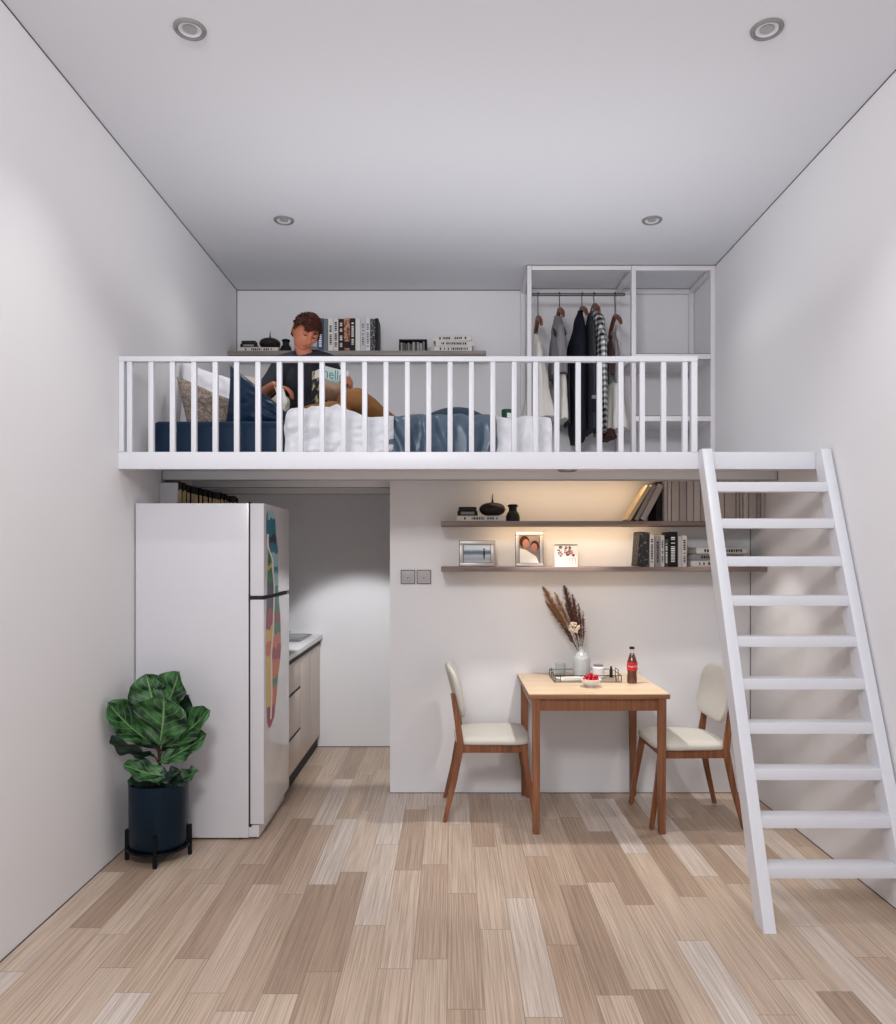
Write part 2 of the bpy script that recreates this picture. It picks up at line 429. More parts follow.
# ------------------------------------------------------------------ recessed downlights
def downlight(name, x, y, z, r, label):
    t = thing(name, label, 'ceiling light', (x, y, z-.008), 0, 'recessed ceiling downlights')
    b = BM(); prof = [(r*.72, .0075), (r*.74, .001), (r*.82, -.003), (r*.93, -.002), (r, .004), (r, .0075)]
    prev = None
    for q in prof:
        rg = ring(b, V(0, 0, q[1]), V(1, 0, 0), V(0, 1, 0), q[0], q[0], 40)
        if prev: bridge(b, prev, rg)
        prev = rg
    obj('trim_ring', b, M['ringgrey'], t)
    b = BM(); prev = None
    for rr, zz in ((r*.72, .0074), (r*.70, .003), (r*.5, .0074)):
        rg = ring(b, V(0, 0, zz), V(1, 0, 0), V(0, 1, 0), rr, rr, 40)
        if prev: bridge(b, prev, rg)
        prev = rg
    obj('baffle', b, M['ceil'], t)
    b = BM(); lathe(b, [(r*.44, .0072), (r*.42, .004), (r*.1, .002)], n=32); obj('lens', b, M['lensglass'], t)
    return t
downlight('downlight', -1.009, 2.98, ZC, .062, 'round recessed ceiling light nearest the camera on the left')
downlight('downlight', 1.23, 2.98, ZC, .062, 'round recessed ceiling light nearest the camera on the right')
downlight('downlight', -1.014, 4.69, ZC, .061, 'small round recessed ceiling light above the loft bed')
downlight('downlight', 1.234, 4.69, ZC, .061, 'small round recessed ceiling light in front of the wardrobe')
downlight('downlight', .66, 4.32, 1.97, .055, 'recessed light under the loft deck above the dining table')

# ------------------------------------------------------------------ fridge
t = thing('refrigerator', 'tall white two-door refrigerator standing against the left wall', 'refrigerator', (-1.3, 4.32, 0))
FX = -.972
b = BM(); box(b, -1.642, -1.052, 4.01, 4.64, .012, 1.76, .004); obj('cabinet_body', b, M['fridge'], t, True)
b = BM(); box(b, -1.053, -1.0, 4.02, 4.63, .012, .075, .004); obj('kick_plate', b, M['fridge'], t, True)
b = BM(); box(b, -1.051, -1.044, 4.016, 4.634, .08, 1.755); obj('door_gasket', b, M['gasket'], t, True)
b = BM(); box(b, -1.044, FX, 4.01, 4.64, 1.276, 1.76, .006, 3); dr = obj('freezer_door', b, M['fridge_door'], t, True)
b = BM(); box(b, -1.044, FX, 4.01, 4.64, .082, 1.256, .006, 3); dr2 = obj('lower_door', b, M['fridge_door'], t, True)
b = BM(); box(b, -1.043, FX-.012, 4.015, 4.635, 1.256, 1.276); obj('door_gap', b, M['gasket'], t, True)
b = BM(); box(b, -1.056, -1.038, 4.013, 4.03, 1.245, 1.288, .002); obj('hinge', b, M['gasket'], t, True)
b = BM(); box(b, -1.056, -1.038, 4.013, 4.03, 1.757, 1.768, .002); obj('hinge', b, M['gasket'], t, True); b = BM(); box(b, -1.056, -1.038, 4.013, 4.03, .068, .082, .002); obj('hinge', b, M['gasket'], t, True)
for x in (-1.6, -1.1):
    for y in (4.05, 4.6):
        b = BM(); lathe(b, [(.018, 0), (.018, .013)], (x, y, 0), 16); obj('foot', b, M['gasket'], t, True)
# colourful illustrated decal over both doors
def decal(z0, z1, cen, hw, m, parent, off, lab):
    b = BM(); n = 40
    def f(u, v):
        z = z0+(z1-z0)*u; return V(FX+off, cen(z)+(v-.5)*2*hw(z), z)
    grid(b, n, 2, f)
    o = obj('decal', b, m, parent, True); o['label'] = lab
def lerpk(ks, z):
    for i in range(len(ks)-1):
        if ks[i][0] <= z <= ks[i+1][0]:
            k = (z-ks[i][0])/(ks[i+1][0]-ks[i][0]); k = k*k*(3-2*k); return ks[i][1]+(ks[i+1][1]-ks[i][1])*k
    return ks[-1][1] if z > ks[-1][0] else ks[0][1]
EL = [(.56, 4.12), (.6, 4.08), (.75, 4.06), (.95, 4.05), (1.1, 4.055), (1.3, 4.08), (1.5, 4.1), (1.62, 4.06), (1.70, 4.06), (1.73, 4.10)]   # left outline
EM = [(.56, 4.14), (.6, 4.16), (.75, 4.18), (.95, 4.17), (1.1, 4.22), (1.3, 4.24), (1.45, 4.2), (1.55, 4.09), (1.73, 4.10)]    # inner white curve
ER = [(.56, 4.16), (.6, 4.25), (.75, 4.32), (.95, 4.41), (1.1, 4.40), (1.3, 4.34), (1.5, 4.34), (1.62, 4.28), (1.70, 4.27), (1.73, 4.18)]
def strip(z0, z1, A, B_, m, off, lab, padA=0, padB=0):
    decal(z0, z1, lambda z: (lerpk(A, z)+padA+lerpk(B_, z)+padB)/2, lambda z: max(.002, (lerpk(B_, z)+padB-lerpk(A, z)-padA)/2), m, t, off, lab)
def art(name, stops, lo, hi, sc=16): return zbands(name, stops, lo, hi, .07, sc, True, .35)
dk_, gr_, ye_, re_, or_, te_, pa_ = rgb(30, 34, 60), rgb(36, 110, 66), rgb(214, 180, 84), rgb(150, 24, 44), rgb(204, 102, 52), rgb(24, 112, 134), rgb(150, 196, 202)
strip(.56, 1.256, EL, EM, art('decal_left_lower', [(0, re_), (.18, ye_), (.5, ye_), (.56, or_), (.66, ye_), (.78, re_), (.9, dk_), (1, dk_)], .56, 1.256), .0012, 'yellow and dark red left half of the fruit decal')
strip(.56, 1.256, EM, ER, art('decal_right_lower', [(0, re_), (.14, or_), (.3, gr_), (.36, or_), (.5, re_), (.6, or_), (.7, gr_), (.8, re_), (.86, gr_), (.92, te_), (1, te_)], .56, 1.256), .0012, 'orange, red and green right half of the fruit decal')
strip(1.276, 1.73, EL, EM, art('decal_left_upper', [(0, dk_), (.15, gr_), (.3, ye_), (.35, gr_), (.5, dk_), (.7, te_), (1, te_)], 1.276, 1.73), .0012, 'green and dark left half of the decal')
strip(1.276, 1.73, EM, ER, art('decal_right_upper', [(0, te_), (.08, pa_), (.25, te_), (.32, pa_), (.5, te_), (.62, dk_), (.7, te_), (.9, pa_), (1, te_)], 1.276, 1.73), .0012, 'teal right half of the decal')
for z0, z1 in ((.6, 1.256), (1.276, 1.6)): strip(z0, z1, EM, EM, M['whiteink'], .002, 'white curved line of the decal', -.018, .018)

# ------------------------------------------------------------------ kitchen cabinet and counter
KX = -1.005
t = thing('kitchen_cabinet', 'beige base cabinet with drawers and doors behind the refrigerator', 'cabinet', (-1.32, 5.3, 0))
b = BM(); box(b, XL+.002, KX-.02, 4.66, YB-.002, .1, .835); obj('carcass', b, M['cab'], t, True)
b = BM(); box(b, XL+.002, KX-.022, 4.66, YB-.002, 0, .1); obj('toe_kick', b, M['gasket'], t, True)
b = BM(); box(b, KX-.02, KX-.001, 4.66, YB-.004, .797, .838); obj('finger_gap', b, M['gasket'], t, True)
for z0, z1 in ((.1, .312), (.332, .59), (.61, .797)):
    b = BM(); box(b, KX-.019, KX, 4.665, 5.17, z0, z1, .002); obj('drawer', b, M['cab'], t, True)
for y0, y1 in ((5.176, 5.56), (5.566, YB-.006)):
    b = BM(); box(b, KX-.019, KX, y0, y1, .1, .797, .002); obj('door', b, M['cab'], t, True)
b = BM(); box(b, KX-.0195, KX-.004, 4.665, 5.172, .312, .332); obj('drawer_gap', b, M['gasket'], t, True)
b = BM(); box(b, KX-.0195, KX-.004, 4.665, 5.172, .59, .61); obj('drawer_gap', b, M['gasket'], t, True)
for y in (5.173, 5.563):
    b = BM(); box(b, KX-.0195, KX-.003, y-.0035, y+.0035, .1, .797); obj('door_gap', b, M['gasket'], t, True)
b = BM(); box(b, XL+.002, -.985, 4.66, YB-.002, .838, .872, .002)
solo('countertop', b, M['counter'], 'white kitchen worktop with a thin edge beside the refrigerator', 'worktop')
t = thing('gas_hob', 'grey glass hob with a steel rim set in the far end of the worktop', 'hob', (-1.28, 5.66, .872))
b = BM(); box(b, -1.5, -1.06, 5.42, 5.9, .872, .879, .003); obj('hob_rim', b, M['ringgrey'], t, True)
b = BM(); box(b, -1.485, -1.075, 5.435, 5.885, .879, .883, .001); obj('hob_glass', b, mat('grey_hob_glass', rgb(112, 110, 112), .2), t, True)
for y in (5.55, 5.78):
    b = BM(); lathe(b, [(.055, .883), (.055, .889), (.03, .892), (.03, .896)], (-1.28, y, 0), 24); obj('burner', b, M['steel'], t, True)
    b = BM()
    for k in range(4):
        a = k*PI/2+PI/4; box(b, -.003, .003, 0, .09, .897, .903)
        for v in list(b.verts)[-8:]: v.co = Matrix.Translation((-1.28, y, 0)) @ Matrix.Rotation(a, 4, 'Z') @ v.co
    obj('pan_support', b, M['blackmetal'], t, True)

# ------------------------------------------------------------------ switches
for x, lab in ((-.2625, 'left grey square wall switch beside the kitchen opening'), (-.163, 'right grey square wall switch, the one nearer the shelves')):
    t = thing('wall_switch', lab, 'switch', (x, YP-.01, 1.35), 0, 'wall switches')
    b = BM(); box(b, -.045, .045, .002, .01, -.044, .044, .002); obj('back_plate', b, M['joint'], t)
    b = BM(); box(b, -.041, .041, -.001, .004, -.04, .04, .002); obj('face_plate', b, M['switch'], t)
    b = BM(); box(b, -.012, .012, -.005, -.0005, -.018, .018, .002); r_ = obj('rocker', b, M['switch'], t)
    b = BM(); box(b, -.003, .003, -.0062, -.005, -.008, -.002); obj('indicator', b, M['darkink'], r_)

# ------------------------------------------------------------------ shelves
for z, lab in ((1.689, 'upper brown floating shelf on the wall below the loft'), (1.417, 'lower brown floating shelf on the wall above the dining table')):
    b = BM(); box(b, -.053, XR-.003, 4.538, YP-.001, z-.027, z, .002); solo('wall_shelf', b, M['shelf'], lab, 'shelf', 'floating shelves under the loft')
b = BM(); box(b, XL+.003, .268, 5.69, YB-.001, 2.968, 3.0, .002); solo('wall_shelf', b, M['loftshelf'], 'long grey wooden shelf on the wall behind the loft bed', 'shelf')
b = BM(); box(b, XL+.002, XL+.2, 4.36, 5.7, 1.655, 1.68, .002); solo('wall_shelf', b, M['shelf'], 'narrow shelf of books on the left wall above the refrigerator', 'shelf')

# ------------------------------------------------------------------ books
covers = {}
def cov(r, g, b_):
    k = (r, g, b_)
    if k not in covers: covers[k] = mat('book_cover_%d_%d_%d' % k, rgb(r, g, b_), .55, .08, 15)
    return covers[k]
def marks(bm, w, h, seed, along='z', y=-.0006):
    """small dark print marks (illegible lettering) on a spine"""
    rr = random.Random(seed)
    z = h*.14
    while z < h*.84:
        l = h*rr.uniform(.02, .05)
        if rr.random() < .8: box(bm, -w*.22, w*.22, y, y+.001, z, z+l)
        z += l+h*.018
def book(t_, h, d, cover, label, group, loc, rot=(0, 0, 0), seed=0, ink=None, band=None, name='book'):
    """standing book, spine to local -y, base centre at the origin"""
    r = thing(name, label, 'book', loc, 0, group); r.rotation_euler = rot
    b = BM(); c = .0028
    box(b, -t_/2, -t_/2+c, 0, d, 0, h, .0008, 1); box(b, t_/2-c, t_/2, 0, d, 0, h, .0008, 1); box(b, -t_/2+c*.5, t_/2-c*.5, 0, c, 0, h, 0)
    obj('cover', b, cover, r)
    b = BM(); box(b, -t_/2+c, t_/2-c, c, d-.005, .004, h-.004); obj('pages', b, M['paper'], r)
    if ink:
        b = BM(); marks(b, t_, h, seed); obj('spine_print', b, ink, r)
    if band:
        b = BM(); box(b, -t_*.5, t_*.5, -.0007, .001, h*band[0], h*band[1]); obj('spine_band', b, band[2], r)
    return r
# upright books on the loft shelf
cop = mottled('copper_jacket', rgb(120, 60, 44), rgb(206, 150, 120), 45)
blk = mottled('mottled_jacket', rgb(24, 24, 28), rgb(150, 148, 146), 70, lo=.5, hi=.6)
dk, wh = M['darkink'], M['whiteink']
row = [(317, 323.5, cov(40, 66, 110), wh, None, 'blue book at the left end of the row beside the man'),
       (323.5, 328, cov(110, 116, 122), None, None, 'slim grey book next to the blue one on the loft shelf'),
       (328, 333.2, cov(228, 226, 222), dk, None, 'white book with black print, the left one of the white pair beside the grey book'),
       (333.2, 338.4, cov(222, 220, 216), dk, None, 'white book with black print touching the dark brown book'),
       (338.4, 343.8, cov(56, 32, 30), wh, None, 'dark brown book in the loft shelf row'),
       (343.8, 350, cop, None, (.1, .3, cov(40, 30, 30)), 'copper coloured book in the middle of the loft row'),
       (350, 355.3, cov(44, 30, 32), wh, None, 'near-black book right of the copper one'),
       (355.3, 360.6, cov(226, 224, 222), None, None, 'plain white book right of the near-black one'),
       (360.6, 365.3, cov(206, 204, 204), M['greytrim'], None, 'pale grey book with faint print in the loft row'),
       (365.3, 370.2, cov(224, 222, 222), M['greytrim'], None, 'white book left of the black mottled one'),
       (370.2, 375.4, blk, None, None, 'black and grey mottled book near the right end of the loft row'),
       (375.4, 378.4, cov(26, 26, 30), None, None, 'thin black book at the right end of the loft row')]
for i, (a, e, m, ink, band, lab) in enumerate(row):
    y = 5.715; s = 768/y; x = ((a+e)/2-450)/s; w = (e-a)/s
    book(w-.001, .247-.004*(i % 3 == 1), .17, m, lab, 'upright books on the loft shelf', (x, y, 3.0), seed=i, ink=ink, band=band)

def flatbook(x0, x1, y, z, th, d, cover, label, group, seed, rz=0, name='book', ink=None):
    """book lying flat, spine towards -y, drawn from x0 to x1"""
    r = thing(name, label, 'book', ((x0+x1)/2, y, z), rz, group); w = x1-x0; c = .003
    b = BM(); box(b, -w/2, w/2, 0, d, 0, c); box(b, -w/2, w/2, 0, d, th-c, th); box(b, -w/2, w/2, 0, c, c*.5, th-c*.5); obj('cover', b, cover, r)
    b = BM(); box(b, -w/2+.004, w/2-.004, c, d-.004, c, th-c); obj('pages', b, M['paper'], r)
    b = BM(); rr = random.Random(seed); x = -w*.35
    while x < w*.38:
        l = rr.uniform(.005, .012)
        if rr.random() < .75: box(b, x, x+l, -.0008, .001, th*.3, th*.72)
        x += l+.005
    obj('spine_print', b, ink or M['darkink'], r)
    return r
def decor_set(x0, y, z, where, sc=1.0):
    """lying book + small dark box + gourd vase on it, small bottle beside"""
    w = .292*sc
    flatbook(x0, x0+w, y, z, .033, .2, cov(214, 208, 200), 'cream book lying flat under a dark box and gourd vase '+where, 'lying books under gourd vases', 5)
    t = thing('storage_box', 'small dark lidded box on the lying book '+where, 'box', (x0+.065*sc, y+.05, z+.033), 0, 'small dark boxes')
    b = BM(); box(b, -.06*sc, .06*sc, -.04, .04, 0, .03, .003); obj('box_body', b, M['black'], t)
    b = BM(); box(b, -.054*sc, .054*sc, -.036, .036, .03, .054, .008, 3); obj('lid', b, M['char'], t)
    b = BM(); box(b, -.04*sc, .04*sc, -.041, -.035, .008, .024, .001); obj('front_plate', b, M['ringgrey'], t)
    t = thing('gourd_vase', 'round charcoal gourd vase with a thin stem '+where, 'vase', (x0+.215*sc, y+.06, z+.033), 0, 'charcoal gourd vases')
    b = BM(); prof = []
    for k in range(17):
        a = PI*k/16; prof.append((.078*sc*math.sin(a)**.8, .041-.041*math.cos(a)))
    lathe(b, prof, n=36, fn=lambda a, z: 1+.02*math.cos(10*a)); obj('vase_body', b, M['char'], t)
    b = BM(); tube(b, [(0, 0, .078), (.002, 0, .09), (0, 0, .105), (.003, 0, .135)], [.012, .006, .004, .002], 10); obj('stem', b, M['char'], t)
    t = thing('bottle_vase', 'squat black bottle beside the gourd vase '+where, 'bottle', (x0+w+.046*sc, y+.05, z), 0, 'squat black bottles')
    b = BM(); lathe(b, [(.034, 0), (.042, .006), (.042, .03), (.034, .052), (.025, .062), (.024, .085)], n=28); obj('bottle_body', b, M['black'], t)
    b = BM(); lathe(b, [(.0235, .085), (.03, .088), (.03, .1), (.02, .104)], n=28); obj('stopper', b, M['blackmetal'], t)
decor_set(.04, 4.57, 1.689, 'on the upper wall shelf')
decor_set(-1.57, 5.72, 3.0, 'on the loft shelf')

# small black slatted box on the loft shelf
t = thing('media_box', 'small black open crate of grey cards on the loft shelf', 'box', ((413-450)/134.2, 5.72, 3.0))
b = BM(); w = .104
box(b, -w, w, 0, .1, 0, .006); box(b, -w, w, 0, .1, .084, .092); box(b, -w, -w+.007, 0, .1, 0, .092); box(b, w-.007, w, 0, .1, 0, .092); box(b, -w, w, .095, .1, 0, .092); obj('crate', b, M['black'], t)
rr = random.Random(3); x = -w+.012
while x < w-.02:
    ww = rr.uniform(.01, .02); h = rr.uniform(.05, .074); b = BM(); box(b, x, x+ww, .006+rr.random()*.006, .09, .006, .006+h)
    obj('card', b, cov(*rr.choice([(120, 120, 120), (90, 92, 92), (150, 150, 146)])), t); x += ww+.004
# three lying books on the loft shelf
for i, (dx, rz, lab) in enumerate(((0, 0, 'white lying book at the bottom of the stack of three on the loft shelf'),
                                   (.012, .03, 'white lying book in the middle of the stack of three on the loft shelf'),
                                   (-.004, -.05, 'white lying book on top of the stack of three on the loft shelf'))):
    flatbook((434-450)/134.2+dx, (472-450)/134.2+dx, 5.715, 3.0+.0395*i, .039, .17, cov(216, 212, 206), lab, 'stack of white books on the loft shelf', 20+i, rz)

# upper shelf, right: leaning and standing pale books
pal = [cov(196, 184, 178), cov(204, 192, 186), cov(188, 176, 170), cov(178, 168, 164)]
S = 768/4.57
ub = 'pale books on the upper shelf'
for i, (xb, xt, th, m, lab) in enumerate(((627.5, 648, .022, cov(206, 186, 150), 'cream book leaning furthest left on the upper shelf'),
                                          (634.5, 653, .026, cov(150, 140, 132), 'grey book leaning between the cream one and the wide pale one'),
                                          (640.5, 659, .036, cov(182, 172, 166), 'wide pale book leaning against the upright dark one'))):
    x0 = (xb-450)/S; dx = (xt-xb)/S; h = .238; ang = math.asin(dx/h)
    book(th, h, .17, m, lab, 'leaning books on the upper shelf', (x0+th/2*math.cos(ang), 4.575+.002*i, 1.689+th/2*math.sin(ang)+.0005), (0, ang, 0), seed=i)
book(.034, .236, .18, cov(34, 26, 26), 'dark brown book standing at the left of the pale row on the upper shelf', 'standing books on the upper shelf', ((660-450)/S, 4.6, 1.689))
edges = [664, 667.6, 671.4, 679.4, 686.6, 693.7, 700.6, 707, 713, 718.5, 724.5, 736, 740, 743, 748.5, 757, 760.5, 765.5]
for i in range(len(edges)-1):
    a, e = edges[i], edges[i+1]
    if e-a < 1: continue
    book((e-a)/S-.0035, .242-.002*(i % 3), .18, pal[i % 4] if i not in (13,) else pal[1], 'pale pinkish grey book standing in the long row on the upper shelf', 'standing books in the pale row on the upper shelf', ((a+e)/2/S-450/S, 4.57+.001*(i % 2), 1.689), seed=i)
# dark cloth-lined divider behind the pale books so their gaps read dark is not needed: the gaps are real

dkm = mottled('dark_print_jacket', rgb(22, 22, 26), rgb(120, 118, 116), 60, lo=.56, hi=.66)
# lower shelf, right: dark and white books
S = 768/4.6
low = [(638.5, 649.2, .208, dkm, None, 'tall black mottled book, leftmost on the lower shelf, tilted'), (649.5, 654.5, .192, cov(214, 208, 202), dk, 'white book right of the leaning black one on the lower shelf'),
       (655, 660.5, .184, cov(150, 144, 142), dk, 'grey book between the two white ones on the lower shelf'), (660.5, 664.5, .19, cov(206, 200, 196), dk, 'white slim book in the middle of the lower shelf row'),
       (664.5, 668.5, .165, cov(74, 70, 72), wh, 'short dark grey book in the lower shelf row'), (668.5, 677.5, .21, cov(26, 26, 30), wh, 'wide black book near the right end of the lower row'),
       (678, 682, .186, cov(196, 190, 184), None, 'slim pale book right of the wide black one on the lower shelf'), (682, 687, .188, cov(214, 208, 202), dk, 'white book at the right end of the lower row')]
for i, (a, e, h, m, ink, lab) in enumerate(low):
    an = .07 if i == 0 else 0; w = (e-a)/S-.001
    book(w, h, .15, m, lab, 'upright books on the lower shelf', ((a+e)/2/S-450/S-(.008 if i == 0 else 0), 4.6, 1.417+(w/2*math.sin(an)+.0005 if an else 0)), (0, an, 0), seed=40+i, ink=ink)
for i, (a, e, lab) in enumerate(((691, 746, 'white lying book at the bottom of the stack behind the ladder'), (694, 744, 'grey lying book in the middle of the stack behind the ladder'), (697, 748, 'white lying book on top of the stack behind the ladder'))):
    flatbook((a-450)/S, (e-450)/S, 4.6+.004*i, 1.417+.039*i, .038, .16, cov(*((210, 204, 200), (140, 134, 132), (212, 208, 202))[i]), lab, 'lying books on the lower shelf', 60+i)

# books above the fridge on the left wall
gold = mat('gold_spine', rgb(232, 206, 150), .45, .25, 60); dkb = cov(30, 26, 32)
b = BM(); box(b, XL+.002, -1.548, 4.362, 4.376, 1.681, 1.9, .002); solo('bookend', b, M['wall'], 'white upright bookend at the near end of the shelf above the refrigerator', 'bookend')
rb = random.Random(31); y = 4.382; first = {}
while y < 5.6:
    kk = rb.randrange(3); tk = (.026, .034, .042)[kk]; hh = (.222, .231, .226)[kk]; loc = (-1.55-.004*kk, y+tk/2, 1.68)
    if kk not in first: first[kk] = book(tk-.004, hh, .085, dkb, 'dark book with gold spine band on the shelf above the refrigerator', 'dark and gold books above the refrigerator', loc, (0, 0, PI/2), ink=None, band=((0, .8), (0, .81), (.2, .79))[kk]+(gold,))
    else: dup(first[kk], loc, PI/2)
    y += tk+.006

# ------------------------------------------------------------------ picture frames and calendar
def picture(x0, x1, z, h, m, label, y=4.62, lean=.09, border=.024, extra=None):
    t = thing('photo_frame', label, 'picture frame', ((x0+x1)/2, y, z+.002), 0, 'framed photos on the lower shelf'); t.rotation_euler = (-lean, 0, 0)
    w = (x1-x0)/2; b = BM()
    for q in ((-w, w, 0, border), (-w, w, h-border, h), (-w, -w+border, border, h-border), (w-border, w, border, h-border)): box(b, q[0], q[1], 0, .016, q[2], q[3], .003)
    obj('frame', b, M['chromeframe'], t)
    b = BM(); box(b, -w-.002, w+.002, .006, .018, -.001, h+.002); obj('back_board', b, M['gasket'], t)
    i = border-.001; b = BM(); box(b, -w+i, w-i, .005, .008, i, h-i)
    p = obj('photo', b, m, t)
    b = BM(); box(b, -w+i, -w+i+.003, .0035, .006, i, h-i); box(b, w-i-.003, w-i, .0035, .006, i, h-i); box(b, -w+i, w-i, .0035, .006, i, i+.003); box(b, -w+i, w-i, .0035, .006, h-i-.003, h-i); obj('inner_edge', b, M['gasket'], t)
    b = BM(); beam(b, (0, .018, h*.6), (0, .075, .008), .03, .004); obj('strut', b, M['gasket'], t)
    return t, p
S = 768/4.62
beach = zbands('beach_picture', [(0, rgb(186, 190, 196)), (.2, rgb(150, 158, 168)), (.38, rgb(176, 182, 188)), (.5, rgb(70, 84, 100)), (.6, rgb(90, 120, 140)), (.7, rgb(206, 216, 222)), (1, rgb(214, 220, 226))], .02, .14, .03, 20)
t, p = picture((459.5-450)/S, (495-450)/S, 1.417, .156, beach, 'wide pewter frame with a beach photo on the lower shelf')
b = BM(); tube(b, [(.042, .0045, .045), (.042, .0045, .075), (.042, .0045, .1)], [.003, .005, .003], 8); sphere(b, (.042, .0045, .106), .005, 2); obj('figure', b, M['gasket'], p)
t, p = picture((516-450)/S, (543.5-450)/S, 1.417, .208, mat('photo_backdrop', rgb(120, 104, 98), .5, .3, 20), 'tall pewter frame with a close portrait of two people', border=.02)
sk = mat('photo_skin', rgb(158, 108, 88), .6, .1)
def disc(bm, cx, cz, rx, rz, y, n=20): 
    vs = [bm.verts.new((cx+rx*math.cos(2*PI*i/n), y, cz+rz*math.sin(2*PI*i/n))) for i in range(n)]; bm.faces.new(vs)
for cx, cz, rx, rz, m_, yy, nm in ((-.03, .15, .03, .036, 'hair', .0046, 'printed_hair'), (.032, .125, .026, .032, 'hair', .0046, 'printed_hair'), (-.022, .138, .02, .028, None, .0042, 'printed_face'), (.028, .115, .02, .026, None, .0042, 'printed_face')):
    b = BM(); disc(b, cx, cz, rx, rz, yy); obj(nm, b, M[m_] if m_ else sk, p)
b = BM(); vs = [b.verts.new(q) for q in ((-.06, .0044, .022), (.055, .0044, .022), (.04, .0044, .06), (-.02, .0044, .1), (-.06, .0044, .11))]; b.faces.new(vs); obj('printed_shirt', b, M['paper'], p)
t = thing('desk_calendar', 'small cream desk calendar with a flower print and date grid on the lower shelf', 'calendar', ((566.3-450)/S, 4.62, 1.417))
t.rotation_euler = (-.08, 0, 0)
b = BM(); box(b, -.069, .069, 0, .004, .001, .132, .001); obj('calendar_page', b, M['paper'], t)
b = BM(); beam(b, (0, .005, .125), (0, .05, .006), .12, .003, side=(1, 0, 0)); obj('stand', b, M['paper'], t)
b = BM()
for q in range(7): box(b, -.058+q*.0188, -.0565+q*.0188, -.001, 0, .008, .052)
for q in range(5): box(b, -.058, .058, -.001, 0, .008+q*.0106, .0092+q*.0106)
obj('date_grid', b, M['greytrim'], t)
rr = random.Random(9); b = BM(); b2 = BM()
for q in range(26):
    cx = rr.uniform(-.055, .055); cz = rr.uniform(.065, .12); bb = b if q % 2 else b2
    for l in range(4):
        a = l*PI/2+rr.random(); disc(bb, cx+.005*math.cos(a), cz+.005*math.sin(a), .004, .003, -.0006-.0002*q/26, 8)
obj('flower_print', b, mat('flower_ink', rgb(170, 60, 66), .7), t); obj('leaf_print', b2, mat('leaf_ink', rgb(52, 44, 52), .7), t)
b = BM(); box(b, -.07, .07, -.002, .008, .13, .135, .001); obj('binding', b, M['gasket'], t)

# ------------------------------------------------------------------ dining table
t = thing('dining_table', 'square wooden dining table with pale top against the wall', 'table', (.795, 4.43, 0))
b = BM(); box(b, .42, 1.172, 4.085, 4.797, .745, .75, .001); obj('table_top', b, M['ttop'], t, True)
b = BM(); box(b, .42, 1.172, 4.085, 4.797, .722, .745, .003); obj('top_edge', b, M['tedge'], t, True)
for x in (.44, 1.112):
    for y in (4.088, 4.737):
        b = BM(); beam(b, (x+.02, y+.02, .722), (x+.02, y+.02, 0), .042, .042, .036, .036, (1, 0, 0)); obj('leg', b, M['tleg'], t, True)
for q in ((.48, 1.112, 4.112, 4.13), (.48, 1.112, 4.752, 4.77), (.447, .465, 4.146, 4.737), (1.127, 1.145, 4.146, 4.737)):
    b = BM(); box(b, *q, .655, .722, .001); obj('apron', b, M['tleg'], t, True)

